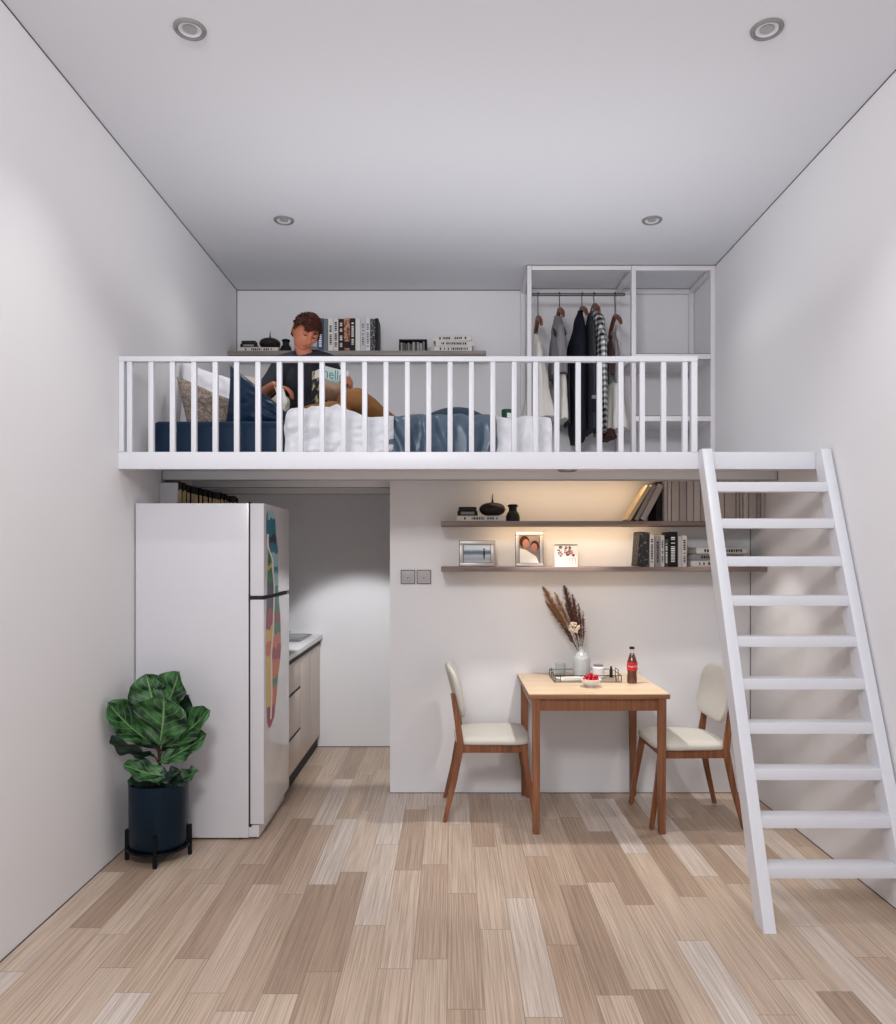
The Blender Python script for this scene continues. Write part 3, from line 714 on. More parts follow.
# ------------------------------------------------------------------ chairs
def make_chair(name, label, loc, rz, seatm=None):
    """chair facing local +x"""
    t = thing(name, label, 'chair', loc, rz, 'dining chairs at the table')
    # seat pad: rounded plan, domed
    b = BM(); n = 40; prev = None
    def plan(a, s):
        c, d = math.cos(a), math.sin(a); e = .42
        x = .205*s*math.copysign(abs(c)**e, c); y = .22*s*math.copysign(abs(d)**e, d)
        y *= 1+.07*(x/.205)
        return x*1.05+.012, y
    for s, z in ((.9, .424), (.985, .43), (1.0, .44), (.985, .452), (.93, .461), (.7, .465), (.3, .464), (.02, .464)):
        rg = []
        for i in range(n):
            x, y = plan(2*PI*i/n, s); rg.append(b.verts.new((x, y, z-.006*(x < 0)*abs(x)/.2)))
        if prev: bridge(b, prev, rg)
        else: b.faces.new(list(reversed(rg)))
        prev = rg
    b.faces.new(prev); obj('seat', b, M['seat'], t, angle=60)
    b = BM()
    for y in (-.19, .175): box(b, -.17, .175, y, y+.018, .378, .424, .002)
    box(b, .165, .183, -.18, .18, .378, .424, .002); box(b, -.175, -.157, -.18, .18, .378, .424, .002); obj('seat_frame', b, M['chair'], t)
    for s in (-1, 1):
        b = BM(); beam(b, (.182, s*.182, .43), (.25, s*.212, 0), .036, .034, .024, .024, (0, 1, 0), .005); obj('leg', b, M['chair'], t)
        # rear leg and back upright in one bent piece
        P = [(-.258, .215, 0, .024), (-.205, .2, .22, .032), (-.168, .19, .42, .04), (-.185, .187, .55, .034), (-.207, .18, .68, .027), (-.214, .178, .71, .022)]
        b = BM(); prev = None
        for x, y, z, w in P:
            rg = [b.verts.new((x+q[0]*w/2, s*y+q[1]*.024/2, z)) for q in ((-1, -1), (1, -1), (1, 1), (-1, 1))]
            if prev: bridge(b, prev, rg)
            else: b.faces.new(rg)
            prev = rg
        b.faces.new(list(reversed(prev))); bmesh.ops.bevel(b, geom=[e for e in b.edges if abs((e.verts[0].co-e.verts[1].co).normalized().z) > .6], offset=.005, segments=2, affect='EDGES')
        obj('leg', b, M['chair'], t)
    # curved padded backrest
    b = BM(); c0 = V(-.197, 0, .705); up = V(-.27, 0, 1).normalized()
    n = 44; prev = None; prof = [(.9, -.016), (.985, -.011), (1, 0), (.985, .011), (.9, .016), (.5, .017), (.02, .017)]
    prof = [(.02, -.016)]+prof
    for s, o_ in prof:
        rg = []
        for i in range(n):
            a = 2*PI*i/n; c, d = math.cos(a), math.sin(a); e = .5
            yy = .222*s*math.copysign(abs(c)**e, c); zz = .155*s*math.copysign(abs(d)**e, d)
            yy *= 1+.05*(zz/.155)
            curve = -.03*(1-(yy/.22)**2)
            nrm = V(1, 0, .27).normalized()
            rg.append(b.verts.new(c0+up*zz+V(0, yy, 0)+nrm*(o_+curve+.022)))
        if prev: bridge(b, prev, rg)
        else: b.faces.new(list(reversed(rg)))
        prev = rg
    b.faces.new(prev); obj('backrest', b, M['seat'], t, angle=60)
    return t
c1 = make_chair('dining_chair', 'wooden dining chair with cream padded seat at the left side of the table', (.228, 4.5, 0), 0)
c2 = dup(c1, (1.335, 4.385, 0), PI+.03, 'wooden dining chair with cream padded seat between the table and the ladder')

# ------------------------------------------------------------------ things on the table
TZ = .75
t = thing('wire_tray', 'low dark wire tray on the pale table top', 'tray', (.80, 4.57, TZ))
b = BM(); hw_, hd = .192, .125
box(b, -hw_, hw_, -hd, hd, .001, .006, .001); obj('tray_base', b, mat('tray_board', rgb(150, 132, 118), .5), t)
b = BM()
for z in (.04,): tube(b, [(-hw_, -hd, z), (hw_, -hd, z)], .0022, 6); tube(b, [(-hw_, hd, z), (hw_, hd, z)], .0022, 6); tube(b, [(-hw_, -hd, z), (-hw_, hd, z)], .0022, 6); tube(b, [(hw_, -hd, z), (hw_, hd, z)], .0022, 6)
for sx in (-1, 1):
    for yy in (-hd, -.04, .04, hd): tube(b, [(sx*hw_, yy, .004), (sx*hw_, yy, .04+.02*(abs(yy) < .1))], .0022, 6)
    tube(b, [(sx*hw_, -.04, .06), (sx*hw_, .04, .06)], .0022, 6)
    tube(b, [(sx*hw_*.84, -hd, .004), (sx*hw_*.84, -hd, .04)], .0022, 6)
obj('wire_rim', b, M['blackmetal'], t)
# vase
t = thing('glass_vase', 'ribbed clear and white glass bottle vase on the wire tray', 'vase', (.79, 4.61, TZ+.006))
prof_o = [(.03, .001), (.047, .004), (.05, .02), (.05, .105), (.046, .125), (.03, .142), (.021, .152), (.02, .18), (.025, .186)]
b = BM(); fr = lambda a, z: 1+(.018*math.cos(26*a) if z < .13 else 0)
prof = prof_o+[(.021, .186), (.0165, .178), (.0175, .152), (.027, .14), (.042, .122), (.046, .104), (.046, .02), (.03, .008)]
lathe(b, prof, n=104, fn=fr); obj('vase_body', b, glass('milky_glass', rgb(240, 242, 242), .15, .55), t, angle=60)
b = BM(); lathe(b, [(.02, .0095), (.043, .011), (.043, .045), (.02, .046)], n=40); obj('grey_filling', b, mat('grey_sand', rgb(150, 156, 156), .8, .2, 80), t)
b = BM(); lathe(b, [(.02, .0465), (.042, .047), (.042, .1), (.038, .118), (.02, .13)], n=40); obj('white_filling', b, mat('white_sand', rgb(222, 222, 220), .8, .05, 80), t)
# dried arrangement in the vase
t = thing('dried_plumes', 'bunch of dried brown and golden plumes leaning left out of the glass vase', 'dried plant', (.79, 4.61, TZ+.14))
rr = random.Random(5)
def plume(tip, base, m, dens, ln, wid, parent):
    tip = Vector(tip); base = Vector(base); b = BM()
    tube(b, [base, base.lerp(tip, .5)+V(.008, 0, 0), tip], [.0016, .0014, .0006], 5); st = obj('plume_stalk', b, M['stem'], parent)
    b = BM(); d = (tip-base).normalized()
    for q in range(dens):
        u = rr.uniform(1-ln, 1.0); p = base.lerp(tip, u)+V(.008*(1-abs(2*u-1)), 0, 0)
        w = wid*(math.sin(PI*min(1, (u-(1-ln))/ln*.9+.1))**.6)
        a = rr.uniform(0, 2*PI); s, t2 = frame_of(d); o = (s*math.cos(a)+t2*math.sin(a))
        l = rr.uniform(.5, 1)*w; e = p+o*l+d*(l*1.3)+V(0, 0, -.3*l)
        sd = d.cross(o).normalized()*.0016; vs = [b.verts.new(p-sd), b.verts.new(p+sd), b.verts.new(e+sd*.4), b.verts.new(e-sd*.4)]; b.faces.new(vs)
    obj('plume', b, m, parent, fixn=False)
for tip, m, de, ln, wd in (((-.235, -.01, .37), 'pampas', 420, .6, .03), ((-.215, .02, .285), 'pampas2', 260, .75, .022), ((-.165, -.02, .335), 'pampas', 260, .55, .024), ((-.105, 0, .375), 'pampas2', 480, .62, .03),
                           ((-.055, .01, .325), 'pampas2', 260, .7, .024), ((-.02, 0, .27), 'pampas2', 160, .7, .018), ((.006, -.01, .225), 'pampas2', 110, .7, .014), ((-.1, -.02, .27), 'pampas2', 200, .7, .02), ((-.14, .01, .21), 'pampas2', 140, .6, .016)):
    plume((tip[0], tip[1], tip[2]+.04), (rr.uniform(-.004, .004), rr.uniform(-.004, .004), -.02), M[m], int(de*1.9), ln, wd*1.35, t)
b = BM()
for q in range(90):
    a = rr.uniform(0, 2*PI); r0 = rr.random()**.5*.032; p = V(-.05+r0*math.cos(a), -.03+rr.uniform(-.01, .01), .165+r0*math.sin(a)); sphere(b, p, .0055, 1)
obj('blossom', b, M['cream_flower'], t)
# jar, tumbler, small bottle, booklet
t = thing('jar', 'squat white jar with a grey lid on the tray beside the glass vase', 'jar', (.885, 4.585, TZ+.006))
b = BM(); lathe(b, [(.03, 0), (.036, .004), (.036, .06), (.03, .068)], n=32); obj('jar_body', b, M['whiteglaze'], t)
b = BM(); lathe(b, [(.027, .0685), (.029, .07), (.029, .079), (.012, .082)], n=32); obj('lid', b, M['ringgrey'], t)
t = thing('glass_tumbler', 'clear glass tumbler at the left end of the tray', 'glass', (.665, 4.63, TZ+.006))
b = BM(); lathe(b, [(.026, 0), (.03, .004), (.033, .08), (.0315, .08), (.029, .008), (.01, .006)], n=36); obj('tumbler_body', b, M['glass'], t)
t = thing('oil_bottle', 'tiny dark bottle at the right end of the tray', 'bottle', (.965, 4.6, TZ+.006))
b = BM(); lathe(b, [(.009, 0), (.01, .002), (.01, .04), (.006, .05)], n=20); obj('bottle_body', b, M['char'], t)
b = BM(); lathe(b, [(.0065, .0505), (.0065, .064), (.004, .066)], n=20); obj('cap', b, M['black'], t)
t = thing('booklet', 'white folded booklet lying in the wire tray', 'booklet', (.715, 4.52, TZ+.0065), .25)
b = BM(); box(b, -.085, .085, -.05, .05, 0, .009, .001); obj('pages', b, M['paper'], t)
b = BM(); box(b, -.06, .05, -.03, -.022, .009, .0096); obj('cover_print', b, M['ringgrey'], t)
# bowl and fruit
bx, by = .79, 4.31
b = BM(); lathe(b, [(.02, 0), (.022, .004), (.04, .016), (.056, .036), (.06, .044), (.058, .045), (.05, .034), (.036, .018), (.01, .01)], (bx, by, TZ), 40)
solo('fruit_bowl', b, M['whiteglaze'], 'small white bowl filled with red berries in front of the tray', 'bowl')
fr_ = None
pos = []
for q in range(9): pos.append((.034*math.cos(2*PI*q/9), .034*math.sin(2*PI*q/9), .041))
for q in range(5): pos.append((.018*math.cos(2*PI*q/5+.4), .018*math.sin(2*PI*q/5+.4), .054))
pos += [(0, 0, .068), (.03, -.008, .058), (-.026, -.01, .057)]
for q, (x, y, z) in enumerate(pos):
    if fr_ is None:
        fr_ = thing('berry', 'shiny red berry heaped in the small white bowl', 'fruit', (bx+x, by+y, TZ+z-.011), 0, 'red berries in the bowl')
        b = BM(); sphere(b, (0, 0, .011), .0112, 3); obj('berry_flesh', b, M['red'], fr_)
        b = BM(); tube(b, [(0, 0, .021), (.003, 0, .027), (.008, 0, .032)], .0007, 5); obj('stalk', b, M['stem'], fr_)
    else: dup(fr_, (bx+x, by+y, TZ+z-.011), rr.uniform(0, 6))
# cola bottle
t = thing('cola_bottle', 'brown glass cola bottle with a red label standing on the table', 'bottle', (1.05, 4.43, TZ))
b = BM(); lathe(b, [(.022, 0), (.028, .003), (.029, .02), (.0275, .045), (.026, .06), (.0295, .085), (.0305, .1), (.028, .125), (.02, .15), (.0135, .168), (.0125, .172)], n=40); obj('bottle_body', b, M['cola'], t)
b = BM(); lathe(b, [(.0124, .1725), (.0115, .19), (.0135, .193), (.0135, .197)], n=32); obj('bottle_neck', b, M['glass'], t)
b = BM(); lathe(b, [(.0148, .1975), (.015, .207), (.012, .21)], n=24, fn=lambda a, z: 1+.04*math.cos(18*a)); obj('cap', b, M['cap'], t)
b = BM(); grid(b, 30, 4, lambda u, v: V(.0312*math.sin((u-.5)*2.6)*(1-.0*v), -.0312*math.cos((u-.5)*2.6), 0.076+.046*v)); lb = obj('label_band', b, M['label_red'], t)
tm = text_mesh('Coca-Cola', .0155, .0002)
for v in tm.vertices:
    x, y_ = v.co.x, v.co.y; a = x/.0316; v.co = V(.0319*math.sin(a), -.0319*math.cos(a)-v.co.z, .099+y_)
obj('label_lettering', tm, M['whiteink'], lb)

# ------------------------------------------------------------------ potted fig
PX, PY = -1.437, 3.79
t = thing('potted_fig', 'broad-leaved fig plant in a dark blue pot on a black stand beside the refrigerator', 'plant', (PX, PY, 0))
b = BM(); lathe(b, [(.12, .068), (.132, .072), (.138, .085), (.14, .36), (.141, .375), (.136, .378), (.131, .37), (.129, .335), (.05, .333)], n=56); pot = obj('pot', b, M['dark_pot'], t)
b = BM(); lathe(b, [(.127, .332), (.127, .342), (.06, .35), (.01, .352)], n=40); obj('soil', b, M['soil'], t)
st = None
b = BM(); lathe(b, [(.1, .058), (.15, .058), (.15, .068), (.1, .068)], n=48); st = obj('stand_ring', b, M['blackmetal'], t)
for a in (-1.33, .24, 1.81, 3.38):
    b = BM(); c, s = math.cos(a)*.146, math.sin(a)*.146; beam(b, (c, s, 0), (c, s, .15), .02, .02, side=(math.cos(a), math.sin(a), 0)); obj('leg', b, M['blackmetal'], t)
b = BM(); tube(b, [(0, 0, .33), (.006, .005, .42), (0, 0, .52), (.004, 0, .64)], [.01, .009, .007, .005], 10); trunk = obj('trunk', b, M['stem'], t)
def leaf(base, tip, w, nrm, fold=.25, arch=.1, m='leaf', wav=.012, seed=0):
    base = Vector(base); tip = Vector(tip); u = tip-base; L = u.length; d = u.normalized(); n = Vector(nrm); n = (n-d*n.dot(d)).normalized(); s = d.cross(n).normalized()
    def f(a, bq):
        sd = (bq-.5)*2
        wd = w*(math.sin(PI*a**1.35)**.62) if 0 < a < 1 else 0
        wd = max(wd, .001)
        p = base+d*(a*L)+s*sd*wd+n*(fold*abs(sd)*wd)+n*(arch*L*math.sin(PI*a))
        p += n*wav*math.sin(a*17+seed+sd*2)*abs(sd)
        return p
    b = BM(); grid(b, 24, 12, f, uv=True); bmesh.ops.recalc_face_normals(b, faces=b.faces)
    o = obj('leaf', b, M[m], t, angle=180); md = o.modifiers.new('s', 'SOLIDIFY'); md.thickness = .0016
    b = BM(); q0 = V(base.x*.2, base.y*.2, max(.36, base.z-.03)); tube(b, [q0, (q0+base)/2+V(0, 0, .006), base, base+d*.01], [.004, .0035, .003, .002], 6); obj('leaf_stalk', b, M['stem'], o)
def P(px, py, dy=0):
    X = 100+px/4.45; Y = 650+py/4.45; D = PY+dy; s = 768/D; return V((X-450)/s-PX, dy, 1.5-(Y-553)/s)
leaf(P(265, 425, -.03), P(285, 205, -.1), .14, (0, -1, .35), .22, -.06, seed=1)
leaf(P(250, 300, .02), P(205, 106, .03), .1, (.25, -1, .1), .2, -.05, seed=2)
leaf(P(270, 300, .02), P(352, 98, .01), .1, (-.4, -1, .2), .28, -.05, seed=3)
leaf(P(235, 420, .02), P(36, 235, -.17), .085, (.35, -.75, .65), .25, -.07, seed=4)
leaf(P(285, 430, -.01), P(484, 264, -.04), .085, (-.35, -.8, .5), .25, -.08, seed=5)
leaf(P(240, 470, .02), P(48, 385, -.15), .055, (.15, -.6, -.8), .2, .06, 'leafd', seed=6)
leaf(P(265, 500, -.03), P(474, 375, -.07), .074, (-.3, -.75, .6), .3, -.06, seed=7)
leaf(P(325, 560, -.05), P(105, 510, -.14), .062, (.05, -.6, .8), .22, -.1, seed=8)
leaf(P(310, 580, -.02), P(436, 538, -.03), .042, (0, -.6, .8), .2, -.06, seed=9)
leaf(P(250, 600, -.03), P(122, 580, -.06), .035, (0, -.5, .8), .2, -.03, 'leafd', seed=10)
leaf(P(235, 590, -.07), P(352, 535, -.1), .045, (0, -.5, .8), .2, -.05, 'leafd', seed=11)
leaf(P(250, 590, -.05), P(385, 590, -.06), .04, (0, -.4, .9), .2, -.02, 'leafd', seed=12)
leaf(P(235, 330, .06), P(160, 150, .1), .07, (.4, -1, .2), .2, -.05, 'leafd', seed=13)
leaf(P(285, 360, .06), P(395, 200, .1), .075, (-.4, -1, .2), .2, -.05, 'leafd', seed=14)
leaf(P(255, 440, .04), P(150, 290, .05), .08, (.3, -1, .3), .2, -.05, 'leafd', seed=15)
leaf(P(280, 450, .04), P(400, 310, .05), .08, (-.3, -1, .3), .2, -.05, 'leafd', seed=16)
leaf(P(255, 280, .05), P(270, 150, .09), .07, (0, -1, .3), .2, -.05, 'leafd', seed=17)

# ------------------------------------------------------------------ bed and bedding
BX0, BX1, BY0, BY1, BZ = -1.585, .52, 4.09, 5.3, 2.205
t = thing('loft_bed', 'low mattress in a navy fitted sheet on the loft floor', 'bed', ((BX0+BX1)/2, (BY0+BY1)/2, ZL))
b = BM(); box(b, BX0, BX1, BY0, BY1, ZL+.002, BZ, .035, 4); obj('mattress', b, M['navy'], t, True, angle=60)
b = BM(); tube(b, [(BX0+.03, BY0-.001, BZ-.03), (BX1-.03, BY0-.001, BZ-.03)], .004, 6); obj('piping', b, M['navy2'], t, True)

def nz(x, y, z=0): return noise.noise(Vector((x, y, z)))
def drape(name, x0, x1, yb, topf, frontf, m, label, cat, zb=ZL+.012, nx=90, endcap=0):
    """cloth over the bed from yb to the front edge and down the front"""
    b = BM(); yf = BY0-.016; R = .05; Lt = yb-yf; Lf = BZ-zb; tot = Lt+Lf
    def f(u, v):
        x = x0+(x1-x0)*u; s = v*tot
        if s < Lt-R: y, z, wf = yb-s, BZ+.014, 0.
        elif s < Lt+R*.57:
            a = (s-(Lt-R))/(R*1.57)*PI/2; y, z, wf = yf+R-R*math.sin(a), BZ+.014-R+R*math.cos(a), a/(PI/2)
        else:
            y, z, wf = yf, max(zb, BZ+.014-R-(s-Lt-R*.57)), 1.
        x += .012*nz(y*6, z*7, x0*3)*(1 if u in (0, 1) else .3)
        h = topf(x, y, u)*(1-wf*wf); fr = frontf(x, z, u)
        return V(x, y-fr*wf, z+h)
    grid(b, nx, 60, f)
    me = evaluated(b, [('SUBSURF', dict(levels=1)), ('SOLIDIFY', dict(thickness=.008, offset=1))])
    c = V((x0+x1)/2, (yf+yb)/2, zb); me.transform(Matrix.Translation(-c)); o = obj(name, me, m); o.location = c
    return tag(o, label, cat)
def duv_top(x, y, u):
    g = math.exp(-((x+.70)/.2)**4)*math.exp(-((y-4.21)/.13)**2)
    return .066*g*(1+.4*nz(x*11, y*11))+.012*nz(x*8, y*8, 3)+.012+.012*nz(x*22, y*18)*(.4+g)
def duv_front(x, z, u):
    w = .010+.085*abs(nz(x*4+z*8, z*14-x*5, 1))+.022*abs(nz(x*16-z*10, z*22+x*7, 4))+.008*math.sin((x*14-z*40)+4*nz(x*5, z*5))
    return max(.002, w*(.6+.4*math.exp(-((x+.72)/.2)**2)))
drape('duvet', -.875, -.30, 4.40, duv_top, duv_front, M['duvet'], 'white crumpled duvet bunched in front of the man and hanging over the bed edge', 'duvet')
def sl_top(x, y, u): return .016+.012*abs(math.sin(x*21+2*nz(x*3, y*3)))+.006*nz(x*16, y*14)
def sl_front(x, z, u): return max(.003, .020+.026*math.sin(x*44+6*nz(x*4, z*4)+z*5)+.03*nz(x*28+z*12, z*7)+.022*math.exp(-((x+.14)/.02)**2))
drape('satin_throw', -.345, .24, 5.28, sl_top, sl_front, M['slate'], 'blue-grey satin throw in vertical folds across the middle of the bed', 'blanket', nx=130)
def w2_top(x, y, u): return .01+.014*abs(nz(x*9, y*9, 5))+.006*math.sin(x*30+y*14)
def w2_front(x, z, u): return max(.002, .012+.010*math.sin(x*20-z*30)+.034*abs(nz(x*14, z*16, 9)))
drape('white_quilt', .235, .535, 5.26, w2_top, w2_front, M['duvet'], 'white quilt folded over the foot end of the bed', 'quilt')
# dark teal cover showing behind the throw
b = BM()
def tealf(u, v):
    x = -.21+.49*u; e = math.sin(PI*u)**.6
    return V(x, 4.48+.38*v, BZ+.045+.135*e*math.sin(PI*v)**.7+.004*nz(x*14, v*5))
vs = grid(b, 40, 16, tealf)
me = evaluated(b, [('SOLIDIFY', dict(thickness=.01, offset=-1))]); c = V(.09, 4.67, BZ+.04); me.transform(Matrix.Translation(-c)); o = obj('folded_blanket', me, M['teal']); o.location = c
tag(o, 'dark teal folded blanket humped on top of the satin throw', 'blanket')

def cushion(name, m, loc, w, h, th, rot, label, cat='pillow', seed=0, slump=0, cut=0):
    """loc = bottom centre; slump lowers the right-hand corner of a sagging cushion"""
    b = BM()
    for sgn in (1, -1):
        def f(u, v):
            a, c = u*2-1, v*2-1; e = max(0, (1-abs(a)**3.2))*max(0, (1-abs(c)**3.2))
            sx = a*w/2*(1-.07*(1-c*c)*abs(a)); sz = c*h/2*(1-.07*(1-a*a)*abs(c)*(c > 0))
            z = (sz+h/2)*(1-slump*u**1.15)+.01*nz(a*2, c*2, seed)*(c > -.9)
            return V(sx+cut*(1-v)**1.5*(1-u), sgn*(th/2*e**.42+.016*nz(a*3.2+seed, c*3.2+z*4, sgn)*(e**.5)), max(0, z))
        grid(b, 30, 30, f)
    bmesh.ops.remove_doubles(b, verts=b.verts, dist=.0006)
    o = obj(name, b, m, angle=180); o.location = loc; o.rotation_euler = rot
    md = o.modifiers.new('s', 'SUBSURF'); md.levels = 1; md.render_levels = 1
    return tag(o, label, cat)
PZ = BZ+.004
cushion('pillow', M['duvet'], (-1.45, 4.62, PZ), .38, .48, .12, (-.18, 0, .0), 'white pillow propped behind the patterned beige cushion', seed=1, slump=.3)
cushion('cushion', M['brocade'], (-1.41, 4.42, PZ), .36, .33, .12, (-.2, 0, .1), 'beige patterned cushion leaning at the head of the bed', 'cushion', 4, .5, .085)
cushion('cushion', M['navy2'], (-1.085, 4.33, PZ), .38, .385, .13, (-.2, 0, -.06), 'shiny navy satin cushion leaning beside the man', 'cushion', 8, .85)
cushion('pillow', M['creamp'], (-1.20, 5.17, PZ), .5, .52, .13, (-.12, 0, .0), 'cream pillow propped behind the man at the back of the bed', seed=3, slump=.12)
# green mug
t = thing('mug', 'small dark green mug standing on the bed beside the wardrobe', 'mug', (.322, 4.32, BZ+.03))
b = BM(); lathe(b, [(.024, 0), (.03, .003), (.032, .05), (.032, .07), (.029, .07), (.028, .01), (.01, .008)], n=32); obj('mug_body', b, M['green'], t)
b = BM(); tube(b, [(.03, 0, .058), (.046, 0, .055), (.05, 0, .038), (.045, 0, .02), (.03, 0, .015)], .0045, 8); obj('handle', b, M['green'], t)
b = BM(); grid(b, 12, 8, lambda u, v: V(.0328*math.sin((u-.5)*.9+.35), -.0328*math.cos((u-.5)*.9+.35), .02+.028*v)); obj('emblem', b, M['whiteink'], t)

# ------------------------------------------------------------------ the man reading
def capsule(bm, a, b_, ra, rb, n=14):
    a = Vector(a); b_ = Vector(b_); k = 6
    pts = [a.lerp(b_, i/k) for i in range(k+1)]; tube(bm, pts, [ra+(rb-ra)*i/k for i in range(k+1)], n)
    sphere(bm, a, ra, 2); sphere(bm, b_, rb, 2)
def chain(bm, pts):
    for i in range(len(pts)-1): capsule(bm, pts[i][0], pts[i+1][0], pts[i][1], pts[i+1][1])
def blob(bm, c, sc, rot=None): sphere(bm, c, 1, 3, sc, rot)
man = thing('person', 'brown-haired man in black shirt and tan trousers reading on the loft bed', 'person', (-.90, 4.84, BZ))
HP = (-.90, 4.90, 2.315)
shL, shR = V(-1.045, 4.84, 2.69), V(-.768, 4.84, 2.69)
elL, elR = V(-1.135, 4.70, 2.475), V(-.665, 4.86, 2.42)
haL, haR = V(-1.04, 4.545, 2.492), V(-.600, 4.655, 2.465)
knL, knR = V(-.69, 4.47, 2.315), V(-.555, 4.53, 2.405)
anL, anR = V(-.50, 4.74, 2.262), V(-.33, 4.73, 2.258)
hipL, hipR = V(-.98, 4.88, 2.30), V(-.83, 4.88, 2.30)
headc = V(-.893, 4.755, 2.862)
hrot = Euler((math.radians(22), math.radians(10), math.radians(38)), 'XYZ').to_matrix()
hrot = (Matrix.Rotation(math.radians(34), 3, 'Z') @ Matrix.Rotation(math.radians(10), 3, 'Y') @ Matrix.Rotation(math.radians(34), 3, 'X'))
# NB: head faces local -y; a positive x-rotation of the -y axis tips the face down
def H(x, y, z): return headc+hrot @ V(x, y, z)
def g(p, c, s): return math.exp(-sum(((p[i]-c[i])/s[i])**2 for i in range(3)))
def headmesh(bm, grow=0.0):
    vs = bmesh.ops.create_icosphere(bm, subdivisions=5, radius=1)['verts']
    for v in vs:
        n = v.co.copy(); x, y, z = n.x*.077, n.y*.094, n.z*.108
        if z < 0:
            k = (-z/.114); x *= 1-.36*k**1.6; y = y*(1-.22*k**2) if y > 0 else y*(1-.10*k**2)
            if y > 0: y -= .0
        if y < 0: x *= 1-.10*abs(y/.096); y *= .96
        p = (x, y, z)
        f = 0
        f += .030*g(p, (0, -.095, -.022), (.013, .05, .016))     # nose tip
        f += .017*g(p, (0, -.095, .002), (.009, .05, .026))      # bridge
        f += .006*g(p, (0, -.09, .034), (.045, .05, .009))       # brow ridge
        f -= .014*g(p, (.03, -.08, .014), (.018, .05, .013))+.014*g(p, (-.03, -.08, .014), (.018, .05, .013))
        f += .007*g(p, (0, -.085, -.056), (.022, .05, .011))     # lips
        f -= .004*g(p, (0, -.085, -.073), (.02, .05, .007))
        f += .009*g(p, (0, -.08, -.095), (.022, .05, .016))      # chin
        f += .005*(g(p, (.045, -.06, -.012), (.02, .04, .02))+g(p, (-.045, -.06, -.012), (.02, .04, .02)))
        y -= f
        v.co = H(x, y, z)
    for s in (-1, 1):
        blob(bm, H(s*.077, .012, -.004), (.011, .019, .032), hrot)
def hand(bm, w, aim, palm_n, thumb, curl, spread=.9):
    """palm from wrist w along aim; palm_n = palm normal (fingers curl to it); thumb = side of thumb"""
    aim = Vector(aim).normalized(); pn = Vector(palm_n); pn = (pn-aim*pn.dot(aim)).normalized(); sd = aim.cross(pn).normalized()
    if sd.dot(Vector(thumb)) < 0: sd = -sd
    w = Vector(w)
    for k in (-1.2, -.4, .4, 1.2): capsule(bm, w+sd*.011*k, w+aim*.075+sd*.019*k, .014, .0115, 10)
    L = (.072, .08, .075, .058)
    for i, k in enumerate((1.35, .45, -.45, -1.3)):
        p = w+aim*.078+sd*.019*k; d = aim.copy(); l = L[i]
        for s_, r in ((.45, .0088), (.32, .008), (.23, .0072)):
            q = d*math.cos(curl)+pn*math.sin(curl); e = p+q*l*s_; capsule(bm, p, e, r, r*.93, 8); p = e; d = q; 
            pn2 = pn
            pn = (pn-d*pn.dot(d)).normalized()
        pn = Vector(palm_n); pn = (pn-aim*pn.dot(aim)).normalized()
    p = w+aim*.02+sd*.024; d = (aim*.6+sd*.8).normalized()
    for l, r in ((.036, .0115), (.03, .01), (.022, .0085)):
        e = p+d*l; capsule(bm, p, e, r, r*.92, 8); p = e; d = (d*.75+aim*.35+pn*.45*curl).normalized()
b = BM()
headmesh(b)
capsule(b, V(-.907, 4.86, 2.71), headc+hrot @ V(0, .02, -.06), .056, .05)
chain(b, [(HP, .12), ((-.905, 4.93, 2.45), .105), ((-.91, 4.90, 2.58), .115), ((-.907, 4.87, 2.65), .085)])
for s in (-1, 1): blob(b, V(-.908+s*.075, 4.885, 2.585), (.09, .095, .10))
chain(b, [(V(-.95, 4.865, 2.725), .048), (shL, .054), (elL, .042), (haL+(elL-haL).normalized()*.01, .028)])
chain(b, [(V(-.86, 4.865, 2.725), .048), (shR, .054), (elR, .042), (haR+(elR-haR).normalized()*.01, .028)])
chain(b, [(hipL, .095), (knL, .062), (anL, .042)]); chain(b, [(hipR, .095), (knR, .062), (anR, .042)])
for an, di in ((anL, V(.06, -.07, -.02)), (anR, V(.07, -.06, -.02))):
    di = di.normalized(); capsule(b, an+V(0, 0, -.012), an+di*.12+V(0, 0, -.0), .034, .026)
hand(b, haL, (.72, -.12, -.2), (.0, .1, -.95), (.1, -.8, .1), .42)
hand(b, haR, (.04, -.62, .62), (-.9, -.1, .1), (-.2, .7, .5), .85)
me = evaluated(b, [('REMESH', dict(mode='VOXEL', voxel_size=.0046)), ('SMOOTH', dict(factor=.5, iterations=2))])
obj('body', me, M['skin'], man, True)
# T-shirt
b = BM()
chain(b, [(V(-.90, 4.90, 2.33), .135), (V(-.905, 4.925, 2.45), .122), (V(-.91, 4.895, 2.57), .128), (V(-.907, 4.865, 2.70), .092)])
for s in (-1, 1): blob(b, V(-.908+s*.078, 4.88, 2.585), (.102, .108, .112))
chain(b, [(V(-.95, 4.865, 2.732), .058), (shL, .067), (shL.lerp(elL, .88), .062)])
chain(b, [(V(-.86, 4.865, 2.732), .058), (shR, .067), (shR.lerp(elR, .88), .062)])
me = evaluated(b, [('REMESH', dict(mode='VOXEL', voxel_size=.0075)), ('SMOOTH', dict(factor=.5, iterations=5))])
for v in me.vertices:
    n = v.normal; v.co += n*.006*nz(v.co.x*14, v.co.y*14, v.co.z*11)
obj('shirt', me, M['shirt'], man, True)
b = BM(); pts = [V(-.907+.068*math.cos(a), 4.855+.066*math.sin(a), 2.79+.010*math.sin(a)) for a in [2*PI*i/28 for i in range(29)]]
tube(b, pts, .010, 8, cap=False); obj('shirt_collar', b, M['greytrim'], man, True)
